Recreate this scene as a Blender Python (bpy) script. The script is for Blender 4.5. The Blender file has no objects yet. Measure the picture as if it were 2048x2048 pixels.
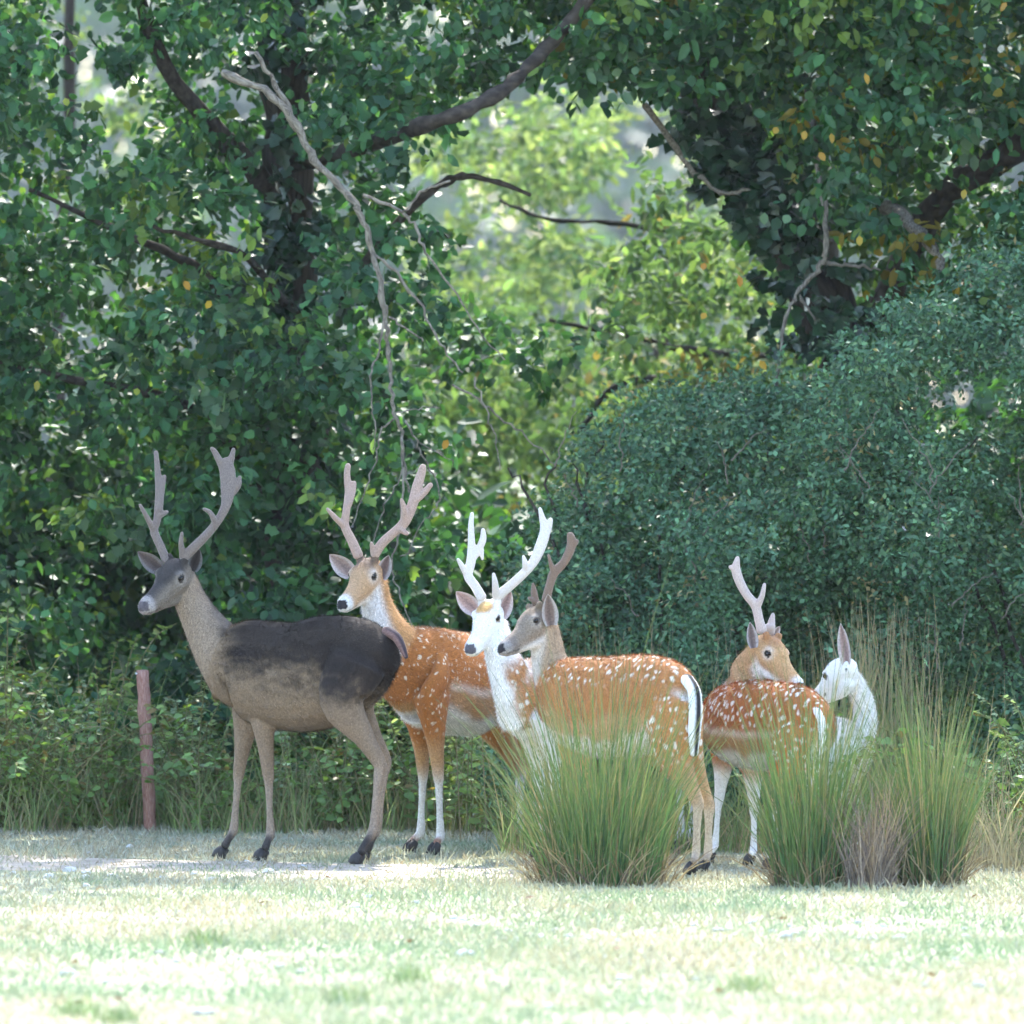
import bpy, math, random
import numpy as np
from mathutils import Vector, Matrix, noise

random.seed(7)
rng = np.random.default_rng(11)
scene = bpy.context.scene
C = scene.collection
R = math.radians

# ------------------------------------------------------------------ camera
FPX = 20800.0      # focal length in photo pixels (2048 wide)
HOR = 890.0        # photo row of the horizon
CAMZ = 1.6         # eye height
cam = bpy.data.cameras.new('camera')
cam_o = bpy.data.objects.new('camera', cam); C.objects.link(cam_o)
cam_o.location = (0, 0, CAMZ); cam_o.rotation_euler = (R(90), 0, 0)
cam.sensor_width = 36.0; cam.lens = FPX / 2048 * 36.0
cam.shift_y = -(1024 - HOR) / 2048
cam.clip_start = 0.5; cam.clip_end = 3000
cam.dof.use_dof = True; cam.dof.focus_distance = 39.9; cam.dof.aperture_fstop = 5.6
scene.camera = cam_o

# ------------------------------------------------------------------ light
SUN_EL, SUN_AZ = 50.0, 6.0      # azimuth: degrees to the right of the view direction
world = bpy.data.worlds.new('World'); scene.world = world; world.use_nodes = True
wn = world.node_tree
sky = wn.nodes.new('ShaderNodeTexSky'); sky.sky_type = 'NISHITA'; sky.sun_disc = False
sky.sun_elevation = R(SUN_EL); sky.sun_rotation = R(SUN_AZ)
sky.air_density = 1.0; sky.dust_density = 1.0; sky.ozone_density = 1.0
wn.links.new(sky.outputs[0], wn.nodes['Background'].inputs[0])
wn.nodes['Background'].inputs[1].default_value = 0.15
sun = bpy.data.lights.new('sun', 'SUN'); sun.energy = 2.3; sun.angle = R(0.5); sun.color = (1, .96, .90)
sun_o = bpy.data.objects.new('sun', sun); C.objects.link(sun_o)
sd = Vector((math.sin(R(SUN_AZ)) * math.cos(R(SUN_EL)), math.cos(R(SUN_AZ)) * math.cos(R(SUN_EL)), math.sin(R(SUN_EL))))
sun_o.rotation_euler = sd.to_track_quat('Z', 'Y').to_euler()
sun_o.location = (0, 60, 40)
vs = scene.view_settings
scene.display_settings.display_device = 'sRGB'
vs.view_transform = 'Standard'; vs.look = 'None'; vs.gamma = 1; vs.use_curve_mapping = False
vs.exposure = 2.55
scene.cycles.max_bounces = 5; scene.cycles.diffuse_bounces = 3; scene.cycles.transmission_bounces = 4
scene.cycles.use_adaptive_sampling = True; scene.cycles.adaptive_threshold = .03; scene.cycles.volume_bounces = 0; scene.cycles.use_denoising = True
scene.cycles.sample_clamp_indirect = 6.0

# ------------------------------------------------------------------ helpers
def P(px, py, Y):
    return Vector(((px - 1024) / FPX * Y, Y, CAMZ - (py - HOR) / FPX * Y))
def PA(px, py, Y):
    px = np.asarray(px, float); py = np.asarray(py, float); Y = np.asarray(Y, float)
    return np.stack([(px - 1024) / FPX * Y, Y * np.ones_like(px), CAMZ - (py - HOR) / FPX * Y], -1)
def GX(px, Y): return Vector(((px - 1024) / FPX * Y, Y, 0.0))
def unit(v):
    v = np.asarray(v, float); return v / (np.linalg.norm(v, axis=-1, keepdims=True) + 1e-12)

def link(o, parent=None):
    C.objects.link(o)
    if parent is not None: o.parent = parent
    return o
def tag(o, label=None, cat=None, group=None, kind=None):
    if label: o['label'] = label
    if cat: o['category'] = cat
    if group: o['group'] = group
    if kind: o['kind'] = kind
    return o
def empty(name, loc):
    o = bpy.data.objects.new(name, None); o.location = loc; o.empty_display_size = .1
    C.objects.link(o); return o

def mesh_np(name, verts, faces_flat, sizes, cols=None, smooth=False):
    """fast mesh: verts (N,3), flat loop vertex index array, polygon size array"""
    me = bpy.data.meshes.new(name)
    n = len(verts); me.vertices.add(n)
    me.vertices.foreach_set('co', np.asarray(verts, np.float32).ravel())
    me.loops.add(len(faces_flat)); me.loops.foreach_set('vertex_index', np.asarray(faces_flat, np.int32))
    sizes = np.asarray(sizes, np.int32)
    me.polygons.add(len(sizes))
    me.polygons.foreach_set('loop_start', np.concatenate([[0], np.cumsum(sizes)[:-1]]).astype(np.int32))
    if cols is not None:
        ca = me.color_attributes.new('Col', 'FLOAT_COLOR', 'POINT')
        c4 = np.ones((n, 4), np.float32); c4[:, :cols.shape[1]] = cols
        ca.data.foreach_set('color', c4.ravel())
    me.update(calc_edges=True); me.validate()
    if smooth: me.polygons.foreach_set('use_smooth', np.ones(len(sizes), bool))
    return me

def obj(name, me, mat, parent=None, origin=None):
    """link a mesh given in world coordinates; with a parent Empty the mesh is moved into its frame"""
    if mat is not None:
        me.materials.clear(); me.materials.append(mat)
    o = bpy.data.objects.new(name, me)
    if parent is not None:
        w = Vector((0, 0, 0)); p = parent
        while p is not None: w += p.location; p = p.parent
        me.transform(Matrix.Translation(-w))
        link(o, parent)
    else:
        if origin is not None:
            me.transform(Matrix.Translation(-Vector(origin))); o.location = origin
        link(o)
    return o

# ------------------------------------------------------------------ materials
def new_mat(name):
    m = bpy.data.materials.new(name); m.use_nodes = True
    nt = m.node_tree; b = nt.nodes['Principled BSDF']
    return m, nt, b
def N(nt, t, **kw):
    n = nt.nodes.new(t)
    for k, v in kw.items(): setattr(n, k, v)
    return n

def leaf_mat(name, transl=.35, rough=.5, tcol=(1.15, 1.25, .45), spec=.25):
    m, nt, b = new_mat(name)
    at = N(nt, 'ShaderNodeAttribute', attribute_name='Col')
    no = N(nt, 'ShaderNodeTexNoise'); no.inputs['Scale'].default_value = 90
    mx = N(nt, 'ShaderNodeMixRGB', blend_type='MULTIPLY'); mx.inputs[0].default_value = .35
    nt.links.new(at.outputs[0], mx.inputs[1]); nt.links.new(no.outputs[0], mx.inputs[2])
    nt.links.new(mx.outputs[0], b.inputs['Base Color'])
    b.inputs['Roughness'].default_value = rough; b.inputs['Specular IOR Level'].default_value = spec
    tr = N(nt, 'ShaderNodeBsdfTranslucent')
    tm = N(nt, 'ShaderNodeMixRGB', blend_type='MULTIPLY'); tm.inputs[0].default_value = 1
    tm.inputs[2].default_value = (*tcol, 1)
    nt.links.new(at.outputs[0], tm.inputs[1]); nt.links.new(tm.outputs[0], tr.inputs[0])
    ms = N(nt, 'ShaderNodeMixShader'); ms.inputs[0].default_value = transl
    nt.links.new(b.outputs[0], ms.inputs[1]); nt.links.new(tr.outputs[0], ms.inputs[2])
    nt.links.new(ms.outputs[0], nt.nodes['Material Output'].inputs[0])
    return m

def bark_mat(name, c1, c2, scale=30):
    m, nt, b = new_mat(name)
    no = N(nt, 'ShaderNodeTexNoise'); no.inputs['Scale'].default_value = scale; no.inputs['Detail'].default_value = 6
    cr = N(nt, 'ShaderNodeValToRGB')
    cr.color_ramp.elements[0].position = .35; cr.color_ramp.elements[0].color = (*c1, 1)
    cr.color_ramp.elements[1].position = .65; cr.color_ramp.elements[1].color = (*c2, 1)
    bp = N(nt, 'ShaderNodeBump'); bp.inputs['Strength'].default_value = .6; bp.inputs['Distance'].default_value = .01
    nt.links.new(no.outputs[0], cr.inputs[0]); nt.links.new(cr.outputs[0], b.inputs['Base Color'])
    nt.links.new(no.outputs[0], bp.inputs['Height']); nt.links.new(bp.outputs[0], b.inputs['Normal'])
    b.inputs['Roughness'].default_value = .9; b.inputs['Specular IOR Level'].default_value = .15
    return m

M_leaf = leaf_mat('broad_leaf'); M_small = leaf_mat('small_leaf', .25, .5); M_far = leaf_mat('sunlit_leaf', .45, .6, (1.1, 1.15, .65), .12)
M_ivy = leaf_mat('ivy_leaf', .15, .35, spec=.5)
M_grass = leaf_mat('grass_blade', .3, .6, (1, 1.03, .85), .2)
M_rush = leaf_mat('rush_stem', .2, .5, (1.1, 1.1, .6), .3)
M_bark = bark_mat('dark_bark', (.025, .02, .017), (.07, .055, .045))
M_dead = bark_mat('lichen_bark', (.09, .072, .06), (.26, .225, .18), 45)
M_stem = bark_mat('weed_stem', (.12, .13, .05), (.22, .19, .09), 60)

# ------------------------------------------------------------------ tubes
def frames(pts):
    pts = np.asarray(pts, float)
    t = np.zeros_like(pts); t[1:-1] = pts[2:] - pts[:-2]; t[0] = pts[1] - pts[0]; t[-1] = pts[-1] - pts[-2]
    return unit(t)
def resample(st, sub=6):
    """Catmull-Rom through rows of st"""
    st = np.asarray(st, float); n = len(st)
    if n < 3: 
        return np.array([st[0] + (st[-1] - st[0]) * i / sub for i in range(sub + 1)])
    ext = np.vstack([2 * st[0] - st[1], st, 2 * st[-1] - st[-2]]); out = []
    for i in range(1, n):
        p0, p1, p2, p3 = ext[i - 1], ext[i], ext[i + 1], ext[i + 2]
        for k in range(sub):
            t = k / sub
            out.append(.5 * (2 * p1 + (p2 - p0) * t + (2 * p0 - 5 * p1 + 4 * p2 - p3) * t * t + (3 * p1 - p0 - 3 * p2 + p3) * t ** 3))
    out.append(st[-1]); return np.array(out)

class MB:
    """collects closed lofts into one mesh"""
    def __init__(s): s.v = []; s.f = []; s.n = 0
    def ring_tube(s, c, r1, r2, lat, seg=14, pear=None, cap=.6):
        """c (n,3) centres, r1 radius across lat, r2 radius along lat"""
        c = np.asarray(c, float); n = len(c); t = frames(c)
        lat = np.asarray(lat, float) * np.ones((n, 1)) if np.ndim(lat) == 1 else np.asarray(lat, float)
        lat = unit(lat - t * np.sum(lat * t, 1, keepdims=True)); up = unit(np.cross(lat, t))
        up[np.sum(up * np.array([0, 0, 1.]), 1) < 0] *= 1
        r1 = np.asarray(r1, float); r2 = np.asarray(r2, float)
        a = np.linspace(0, 2 * np.pi, seg, endpoint=False)
        rows = []
        if cap:
            for k, (o, q) in enumerate(((1.0, .35), (.7, .75))):
                rr = min(r1[0], r2[0]) * cap
                rows.append((c[0] - t[0] * rr * o, r1[0] * q, r2[0] * q, up[0], lat[0]))
        for i in range(n): rows.append((c[i], r1[i], r2[i], up[i], lat[i]))
        if cap:
            for k, (o, q) in enumerate(((.7, .75), (1.0, .35))):
                rr = min(r1[-1], r2[-1]) * cap
                rows.append((c[-1] + t[-1] * rr * o, r1[-1] * q, r2[-1] * q, up[-1], lat[-1]))
        b = s.n
        for (cc, q1, q2, u, l) in rows:
            sn, cs = np.sin(a), np.cos(a)
            w = q2 * (1 + (pear or 0) * -sn)
            s.v.append(cc + np.outer(sn * q1, u) + np.outer(cs * w, l))
        m = len(rows)
        for i in range(m - 1):
            for k in range(seg):
                k2 = (k + 1) % seg
                s.f.append((b + i * seg + k, b + i * seg + k2, b + (i + 1) * seg + k2, b + (i + 1) * seg + k))
        s.f.append(tuple(b + k for k in range(seg))[::-1]); s.f.append(tuple(b + (m - 1) * seg + k for k in range(seg)))
        s.n += m * seg
        return up, lat
    def ellipsoid(s, c, r, ax=None, seg=12):
        c = np.asarray(c, float); ax = np.eye(3) if ax is None else np.asarray(ax, float)
        b = s.n; rows = 8
        for i in range(rows):
            ph = -np.pi / 2 + np.pi * (i + .5) / rows
            a = np.linspace(0, 2 * np.pi, seg, endpoint=False)
            p = np.stack([np.cos(ph) * np.cos(a) * r[0], np.cos(ph) * np.sin(a) * r[1], np.sin(ph) * r[2] * np.ones(seg)], 1)
            s.v.append(c + p @ ax)
        for i in range(rows - 1):
            for k in range(seg):
                k2 = (k + 1) % seg
                s.f.append((b + i * seg + k, b + i * seg + k2, b + (i + 1) * seg + k2, b + (i + 1) * seg + k))
        s.f.append(tuple(b + k for k in range(seg))[::-1]); s.f.append(tuple(b + (rows - 1) * seg + k for k in range(seg)))
        s.n += rows * seg
    def mesh(s, name, smooth=True):
        me = bpy.data.meshes.new(name); me.from_pydata(np.vstack(s.v).tolist(), [], s.f); me.update()
        if smooth: me.polygons.foreach_set('use_smooth', np.ones(len(me.polygons), bool))
        return me

def remesh(me, voxel, smooth_it, fac=.5):
    o = bpy.data.objects.new('tmp', me); C.objects.link(o)
    m = o.modifiers.new('r', 'REMESH'); m.mode = 'VOXEL'; m.voxel_size = voxel
    s = o.modifiers.new('s', 'SMOOTH'); s.iterations = smooth_it; s.factor = fac
    dg = bpy.context.evaluated_depsgraph_get(); dg.update()
    out = bpy.data.meshes.new_from_object(o.evaluated_get(dg))
    bpy.data.objects.remove(o); bpy.data.meshes.remove(me)
    out.polygons.foreach_set('use_smooth', np.ones(len(out.polygons), bool))
    return out

def branch_tube(mb, pts, r0, r1, seg=8, jit=.0, sub=5):
    pts = resample(pts, sub); n = len(pts)
    if jit: pts[1:-1] += rng.normal(0, jit, (n - 2, 3))
    r = np.linspace(r0, r1, n) * (1 + .15 * rng.standard_normal(n) * (r0 > .006))
    mb.ring_tube(pts, r, r, np.array([.31, .9, .3]), seg, cap=.5)

# ------------------------------------------------------------------ ground
def ground_material(name, cols, scale, bump=.02):
    m, nt, b = new_mat(name)
    tc = N(nt, 'ShaderNodeTexCoord')
    n1 = N(nt, 'ShaderNodeTexNoise'); n1.inputs['Scale'].default_value = scale; n1.inputs['Detail'].default_value = 8
    n1.inputs['Roughness'].default_value = .7
    n2 = N(nt, 'ShaderNodeTexNoise'); n2.inputs['Scale'].default_value = scale * 14; n2.inputs['Detail'].default_value = 4
    cr = N(nt, 'ShaderNodeValToRGB'); el = cr.color_ramp.elements
    for i, (p, c) in enumerate(cols):
        if i < 2: e = el[i]; e.position = p
        else: e = el.new(p)
        e.color = (*c, 1)
    mx = N(nt, 'ShaderNodeMixRGB', blend_type='OVERLAY'); mx.inputs[0].default_value = .5
    nt.links.new(tc.outputs['Object'], n1.inputs['Vector']); nt.links.new(tc.outputs['Object'], n2.inputs['Vector'])
    nt.links.new(n1.outputs[0], cr.inputs[0]); nt.links.new(cr.outputs[0], mx.inputs[1]); nt.links.new(n2.outputs[0], mx.inputs[2])
    nt.links.new(mx.outputs[0], b.inputs['Base Color'])
    bp = N(nt, 'ShaderNodeBump'); bp.inputs['Distance'].default_value = bump; bp.inputs['Strength'].default_value = .7
    nt.links.new(n2.outputs[0], bp.inputs['Height']); nt.links.new(bp.outputs[0], b.inputs['Normal'])
    b.inputs['Roughness'].default_value = .95; b.inputs['Specular IOR Level'].default_value = .1
    return m
M_ground = ground_material('turf_soil', [(.3, (.20, .22, .13)), (.7, (.36, .33, .25)), (.5, (.27, .28, .18))], 1.6)
M_path = ground_material('pale_grit', [(.3, (.33, .27, .20)), (.7, (.50, .43, .35))], 6, .015)

GS = 300.0
me = mesh_np('ground', np.array([[-GS, -20, 0], [GS, -20, 0], [GS, 700, 0], [-GS, 700, 0]], float), [0, 1, 2, 3], [4])
tag(obj('ground', me, M_ground), 'pale short-grazed turf in front of the trees', None, kind='structure')

def pnoise(x, y, s=1.0, seed=0.0):
    """cheap smooth value noise on arrays"""
    x = np.asarray(x, float) * s + seed * 17.3; y = np.asarray(y, float) * s + seed * 7.1
    xi = np.floor(x).astype(int); yi = np.floor(y).astype(int); fx = x - xi; fy = y - yi
    def h(a, b):
        v = np.sin(a * 127.1 + b * 311.7) * 43758.5453; return v - np.floor(v)
    fx = fx * fx * (3 - 2 * fx); fy = fy * fy * (3 - 2 * fy)
    return (h(xi, yi) * (1 - fx) + h(xi + 1, yi) * fx) * (1 - fy) + (h(xi, yi + 1) * (1 - fx) + h(xi + 1, yi + 1) * fx) * fy

def path_centre(x):   # world x -> (centre Y, half width)
    return 38.72 - .62 * x - .05 * x * x, .62
xs = np.linspace(-3.2, .05, 60); v = []
for x in xs:
    yc, hw = path_centre(x)
    w = hw * (min(1, (x + 3.4) * 2, (.12 - x) * 4) ** .5 if x > -3.3 else .1)
    lo, hi = yc - w * (.8 + .5 * pnoise(x, 1, 3)), yc + w * (.8 + .5 * pnoise(x, 9, 3))
    v += [(x, lo - .12, -.003), (x, lo, .004), (x, hi, .004), (x, hi + .12, -.003)]     # worn edges run down under the turf
f = []
for i in range(len(xs) - 1):
    for k in range(3): f += [4 * i + k, 4 * i + 4 + k, 4 * i + 5 + k, 4 * i + 1 + k]
tag(obj('path', mesh_np('path', np.array(v), f, [4] * (3 * (len(xs) - 1))), M_path), 'strip of pale bare grit crossing the turf', None, kind='structure')

# ------------------------------------------------------------------ leaves
def leaf_template(kind):
    if kind == 'broad':      # folded oval leaf: base, tip, rib and margins
        v = np.array([[0, 0, 0], [.3, .42, .06], [.7, .36, .04], [1, 0, -.06], [.3, -.42, .06], [.7, -.36, .04], [.35, 0, -.03], [.72, 0, -.04]])
        f = [0, 6, 1, 6, 7, 2, 1, 7, 3, 2, 0, 4, 6, 4, 5, 7, 6, 5, 3, 7]; s = [3, 4, 3, 3, 4, 3]
    elif kind == 'lobed':    # lobed leaf, wide at the base
        v = np.array([[0, 0, 0], [.12, .5, .05], [.38, .3, .03], [.55, .46, .05], [1, 0, -.08], [.55, -.46, .05], [.38, -.3, .03], [.12, -.5, .05], [.45, 0, -.05]])
        f = [0, 8, 1, 8, 2, 1, 8, 3, 2, 8, 4, 3, 8, 5, 4, 8, 6, 5, 8, 7, 6, 0, 7, 8]; s = [3] * 8
    else:                    # small simple leaf
        v = np.array([[0, 0, 0], [.5, .36, .06], [1, 0, 0], [.5, -.36, .06]]); f = [0, 2, 1, 0, 3, 2]; s = [3, 3]
    return v, np.array(f), np.array(s)

def leaves_mesh(name, pos, axis, nrm, length, width, cols, kind):
    v, f, s = leaf_template(kind); n = len(pos); k = len(v)
    axis = unit(axis); side = unit(np.cross(nrm, axis)); nr = np.cross(axis, side)
    L = np.asarray(length)[:, None, None]; W = np.asarray(width)[:, None, None]
    V = pos[:, None, :] + axis[:, None, :] * v[None, :, 0:1] * L + side[:, None, :] * v[None, :, 1:2] * W * 1.15 + nr[:, None, :] * v[None, :, 2:3] * L
    Fi = (f[None, :] + (np.arange(n) * k)[:, None]).ravel()
    return mesh_np(name, V.reshape(-1, 3), Fi, np.tile(s, n), np.repeat(cols, k, 0))

def in_poly(px, py, poly):
    poly = np.asarray(poly, float); c = np.zeros(len(px), bool); j = len(poly) - 1
    for i in range(len(poly)):
        xi, yi = poly[i]; xj, yj = poly[j]
        t = ((yi > py) != (yj > py)) & (px < (xj - xi) * (py - yi) / (yj - yi + 1e-9) + xi)
        c ^= t; j = i
    return c

def sample_mask(polys, Y0, Y1, n, holes=()):
    polys = [np.asarray(p, float) for p in polys]
    out = []
    area = [abs(np.sum(p[:, 0] * np.roll(p[:, 1], 1) - p[:, 1] * np.roll(p[:, 0], 1))) for p in polys]
    for p, a in zip(polys, area):
        m = int(n * a / sum(area)); got = 0
        while got < m:
            x = rng.uniform(p[:, 0].min(), p[:, 0].max(), m * 2); y = rng.uniform(p[:, 1].min(), p[:, 1].max(), m * 2)
            ok = in_poly(x, y, p)
            for h in holes: ok &= ~in_poly(x + rng.normal(0, 14, len(x)), y + rng.normal(0, 14, len(x)), h)
            x, y = x[ok][:m - got], y[ok][:m - got]; got += len(x)
            out.append(np.stack([x, y, rng.uniform(Y0, Y1, len(x))], 1))
    return np.vstack(out)

def crown(clusters, per, crad, flat, ll, lw, palette, weights, kind, name, droop=.5, face=.5, jitter=.25):
    """leaf sprays: each cluster is a few twigs whose leaves hang outwards"""
    c = PA(clusters[:, 0], clusters[:, 1], clusters[:, 2]); n = len(c)
    tw = 5
    # twig directions per cluster
    d = unit(rng.normal(0, 1, (n, tw, 3)) * np.array([1, .8, .55]) + np.array([0, -.25, -.15]))
    ti = rng.integers(0, tw, (n, per)); s = rng.uniform(.1, 1, (n, per)) ** .8
    size = crad * rng.uniform(.7, 1.4, (n, 1))
    dirs = np.take_along_axis(d, ti[..., None].repeat(3, 2), 1)
    pos = c[:, None, :] + dirs * (s * size)[..., None] + rng.normal(0, 1, (n, per, 3)) * (crad * .16) * np.array([1, 1, flat])
    ax = unit(dirs * .6 + rng.normal(0, .6, (n, per, 3)) + np.array([0, -.15, -droop]))
    nr = unit(rng.normal(0, .55, (n, per, 3)) + np.array([0, -face, .75]))
    cl = np.array(palette)[rng.choice(len(palette), (n,), p=weights)][:, None, :]
    alt = np.array(palette)[rng.choice(len(palette), (n, per), p=weights)]
    mixw = (rng.random((n, per, 1)) < .35)
    col = np.where(mixw, alt, cl) * np.exp(rng.normal(0, jitter, (n, per, 1)))
    m = n * per
    L = ll * np.exp(rng.normal(0, .22, m)); W = lw * np.exp(rng.normal(0, .2, m))
    return leaves_mesh(name, pos.reshape(m, 3), ax.reshape(m, 3), nr.reshape(m, 3), L, W, col.reshape(m, 3), kind)

GREEN = [(.046, .125, .052), (.066, .165, .060), (.034, .092, .045), (.15, .23, .05), (.10, .17, .09)]
GW = [.34, .28, .22, .08, .08]
# outline of the window between the crowns (photo pixels)
GAP = [(872, 280), (960, 225), (1060, 190), (1200, 190), (1330, 170), (1400, 215), (1470, 400), (1560, 500), (1640, 640),
       (1640, 760), (1560, 800), (1400, 800), (1330, 830), (1200, 920), (1120, 1000), (960, 1000), (900, 900), (890, 760), (880, 560), (860, 420)]
LEFT = [(-900, -160), (1080, -160), (1100, 20), (985, 150), (850, 240), (825, 420), (835, 560), (870, 655), (1060, 655), (1180, 690), (1060, 725), (860, 750), (850, 860), (930, 985), (900, 1240), (980, 1500), (700, 1600), (-900, 1600)]
LEFT_HOLES = [[(15, 1060), (70, 1030), (95, 1110), (70, 1200), (15, 1180)], [(45, 545), (130, 560), (120, 600), (60, 590)], [(110, 790), (175, 790), (160, 850)], [(55, 930), (110, 960), (100, 1010)], [(160, 20), (235, 20), (230, 110), (170, 110)], [(190, 180), (240, 170), (235, 225), (195, 220)]]
RIGHT = [(1040, -160), (2900, -160), (2900, 700), (2048, 560), (1900, 700), (1740, 790), (1680, 730), (1600, 570), (1510, 420), (1450, 240), (1350, 130), (1180, 150), (1060, 150), (1120, 20)]
SHRUB1 = [(1090, 1030), (1180, 960), (1330, 845), (1480, 820), (1600, 840), (1740, 800), (1740, 1640), (1010, 1640), (1020, 1300)]
SHRUB2 = [(1680, 820), (1800, 700), (1920, 590), (2048, 490), (2400, 380), (2900, 420), (2900, 1640), (1700, 1640)]

def tree(name, label, cat, base, group=None):
    e = empty(name, base); tag(e, label, cat, group); return e

def pxline(pts, Y=None):
    return np.array([list(P(p[0], p[1], p[2] if len(p) > 2 else Y)) for p in pts])

# ---- big tree on the left
t1 = tree('ivy_clad_tree', 'tall dark-trunked broadleaf tree behind the near-black buck, with a bare hanging limb', 'tree', GX(600, 45.4))
mb = MB()
branch_tube(mb, pxline([(600, 1622), (598, 1300), (592, 900), (585, 600), (572, 300), (556, 0), (540, -700), (560, -1800)], 45.4), .14, .085, 12, .01, 6)
obj('trunk', mb.mesh('trunk'), M_bark, t1)
for pts, r0, r1 in [([(575, 330, 45.3), (700, 300, 44.6), (880, 240, 43.5), (1000, 185, 43.6), (1060, 130, 43.7), (1140, 45, 43.8), (1230, -80, 43.8)], .036, .026),
                    ([(580, 420, 45.3), (470, 300, 45), (330, 130, 44.8), (250, -100, 44.7)], .05, .025),
                    ([(590, 700, 45.3), (700, 560, 44.9), (830, 410, 44.6), (900, 360, 44.5), (960, 355, 44.4), (1060, 390, 44.4)], .028, .010),
                    ([(590, 820, 45.3), (420, 560, 44.8), (250, 470, 44.5), (60, 380, 44.4)], .03, .01),
                    ([(596, 1100, 45.3), (400, 830, 44.8), (150, 760, 44.5), (-100, 700, 44.4)], .03, .01),
                    ([(590, 640, 45.3), (500, 520, 44.5), (370, 470, 44.2), (275, 450, 44.2)], .02, .006)]:
    mb = MB(); branch_tube(mb, pxline(pts), r0, r1, 8, .0035, 5); obj('limb', mb.mesh('limb'), M_bark, t1)
low = sample_mask([LEFT], 43.7, 45.2, 760, LEFT_HOLES + [[(490, 0), (640, 0), (655, 300), (700, 640), (560, 700), (480, 450)]])
back = sample_mask([LEFT], 45.5, 47.2, 520, LEFT_HOLES)
allc = np.vstack([low, back]); allc = allc[~((allc[:, 0] < 420) & (pnoise(allc[:, 0], allc[:, 1], 1 / 70., 12) > .70) & (allc[:, 1] < 1250))]; pick_ = rng.random(len(allc)) < .55
for q, kd, l_, w_ in ((pick_, 'broad', .054, .034), (~pick_, 'lobed', .060, .044)):
    tag(obj('crown', crown(allc[q], 62, .21, .7, l_, w_, GREEN, GW, kd, 'crown', .55, .5, .32), M_leaf, t1), kind='stuff')
up = sample_mask([[(-1400, -1750), (-200, -2750), (500, -2850), (850, -2500), (1000, -900), (1080, -120), (-1400, -120)]], 43.8, 47.5, 330)
me = crown(up, 40, .34, .8, .11, .075, GREEN, GW, 'broad', 'upper_crown', .5, .3)
tag(obj('upper_crown', me, M_leaf, t1), kind='stuff')
# the bare hanging limb with its twigs
DL = [([(446, 145), (543, 190), (600, 268), (638, 333), (701, 395), (727, 446), (746, 507), (765, 593), (770, 634), (776, 686), (778, 764), (790, 826), (803, 873), (807, 935), (818, 984)], .021, .005),
      ([(511, 105), (558, 181), (594, 261)], .010, .014),
      ([(770, 634), (756, 711), (742, 742), (744, 795), (751, 854), (745, 900)], .006, .002),
      ([(787, 838), (762, 866), (753, 913), (734, 975), (706, 1043), (690, 1090)], .005, .002),
      ([(803, 882), (803, 950), (771, 1009), (747, 1080), (735, 1130)], .0045, .002),
      ([(778, 634), (824, 665), (846, 683)], .006, .003),
      ([(811, 842), (834, 882), (843, 907), (870, 960), (876, 1005), (843, 1051), (811, 1110), (800, 1112)], .005, .002),
      ([(834, 882), (899, 919), (905, 935)], .003, .0015),
      ([(807, 935), (806, 1010), (795, 1088), (784, 1142), (798, 1185), (827, 1262)], .006, .003),
      ([(727, 391), (803, 424), (832, 453), (854, 507), (912, 587), (962, 670), (1010, 720)], .009, .003),
      ([(745, 507), (767, 522), (832, 594), (854, 638), (883, 688), (925, 745)], .009, .004),
      ([(803, 424), (850, 380), (900, 362)], .006, .005),
      ([(790, 826), (830, 818), (880, 815)], .004, .002),
      ([(905, 770), (960, 800), (1010, 845), (1060, 880), (1110, 930)], .006, .003),
      ([(950, 755), (975, 830), (990, 880), (1000, 940)], .005, .002)]
mb = MB()
for k, (pts, r0, r1) in enumerate(DL):
    a = pxline(pts, 43.15 + .05 * math.sin(k * 2.1)); a[:, 1] += np.linspace(0, .06 * math.cos(k), len(a))
    branch_tube(mb, a, r0 * .88, r1 * 1.0, 7, .005, 5)
dl = obj('bare_limb', mb.mesh('bare_limb'), M_dead, t1); dl['label'] = 'bare grey-brown dead limb hanging down with thin twigs'

# ---- ivy-clad tree on the right
t2 = tree('ivy_clad_tree', 'leaning ivy-covered tree whose dark trunk forks above the right-hand deer', 'tree', GX(1790, 45.2))
mb = MB()
branch_tube(mb, pxline([(1790, 1622), (1785, 1200), (1750, 850), (1690, 680), (1590, 500), (1500, 340), (1430, 220), (1330, 60), (1200, -300), (1150, -900)], 45.2), .15, .075, 12, .01, 6)
obj('trunk', mb.mesh('trunk'), M_bark, t2)
for pts, r0, r1 in [([(1720, 760, 45.2), (1790, 560, 45.1), (1880, 400, 44.9), (2048, 290, 44.7), (2300, 150, 44.6)], .08, .05),
                    ([(1760, 420, 44.8), (1800, 425, 44.3), (1850, 480, 44.1), (1880, 530, 44.0), (1872, 640, 44.0)], .03, .016),
                    ([(1610, 150, 44.6), (1625, 260, 44.3), (1645, 380, 44.1), (1652, 500, 44), (1640, 535, 44), (1600, 580, 44), (1570, 650, 44), (1555, 770, 44), (1590, 860, 44)], .014, .006),
                    ([(1640, 525, 44), (1700, 530, 44), (1760, 540, 44)], .010, .005), ([(1600, 590, 44), (1630, 640, 44)], .007, .004),
                    ([(1555, 790, 44), (1510, 820, 44)], .006, .003), ([(1590, 860, 44), (1640, 850, 44), (1690, 825, 44)], .006, .003),
                    ([(1290, 210, 44.8), (1380, 330, 44.8), (1440, 385, 44.7), (1500, 380, 44.7)], .016, .008)]:
    mb = MB(); branch_tube(mb, pxline(pts), r0, r1, 8, .005, 6)
    obj('limb', mb.mesh('limb'), M_dead if r0 < .031 else M_bark, t2)
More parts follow.
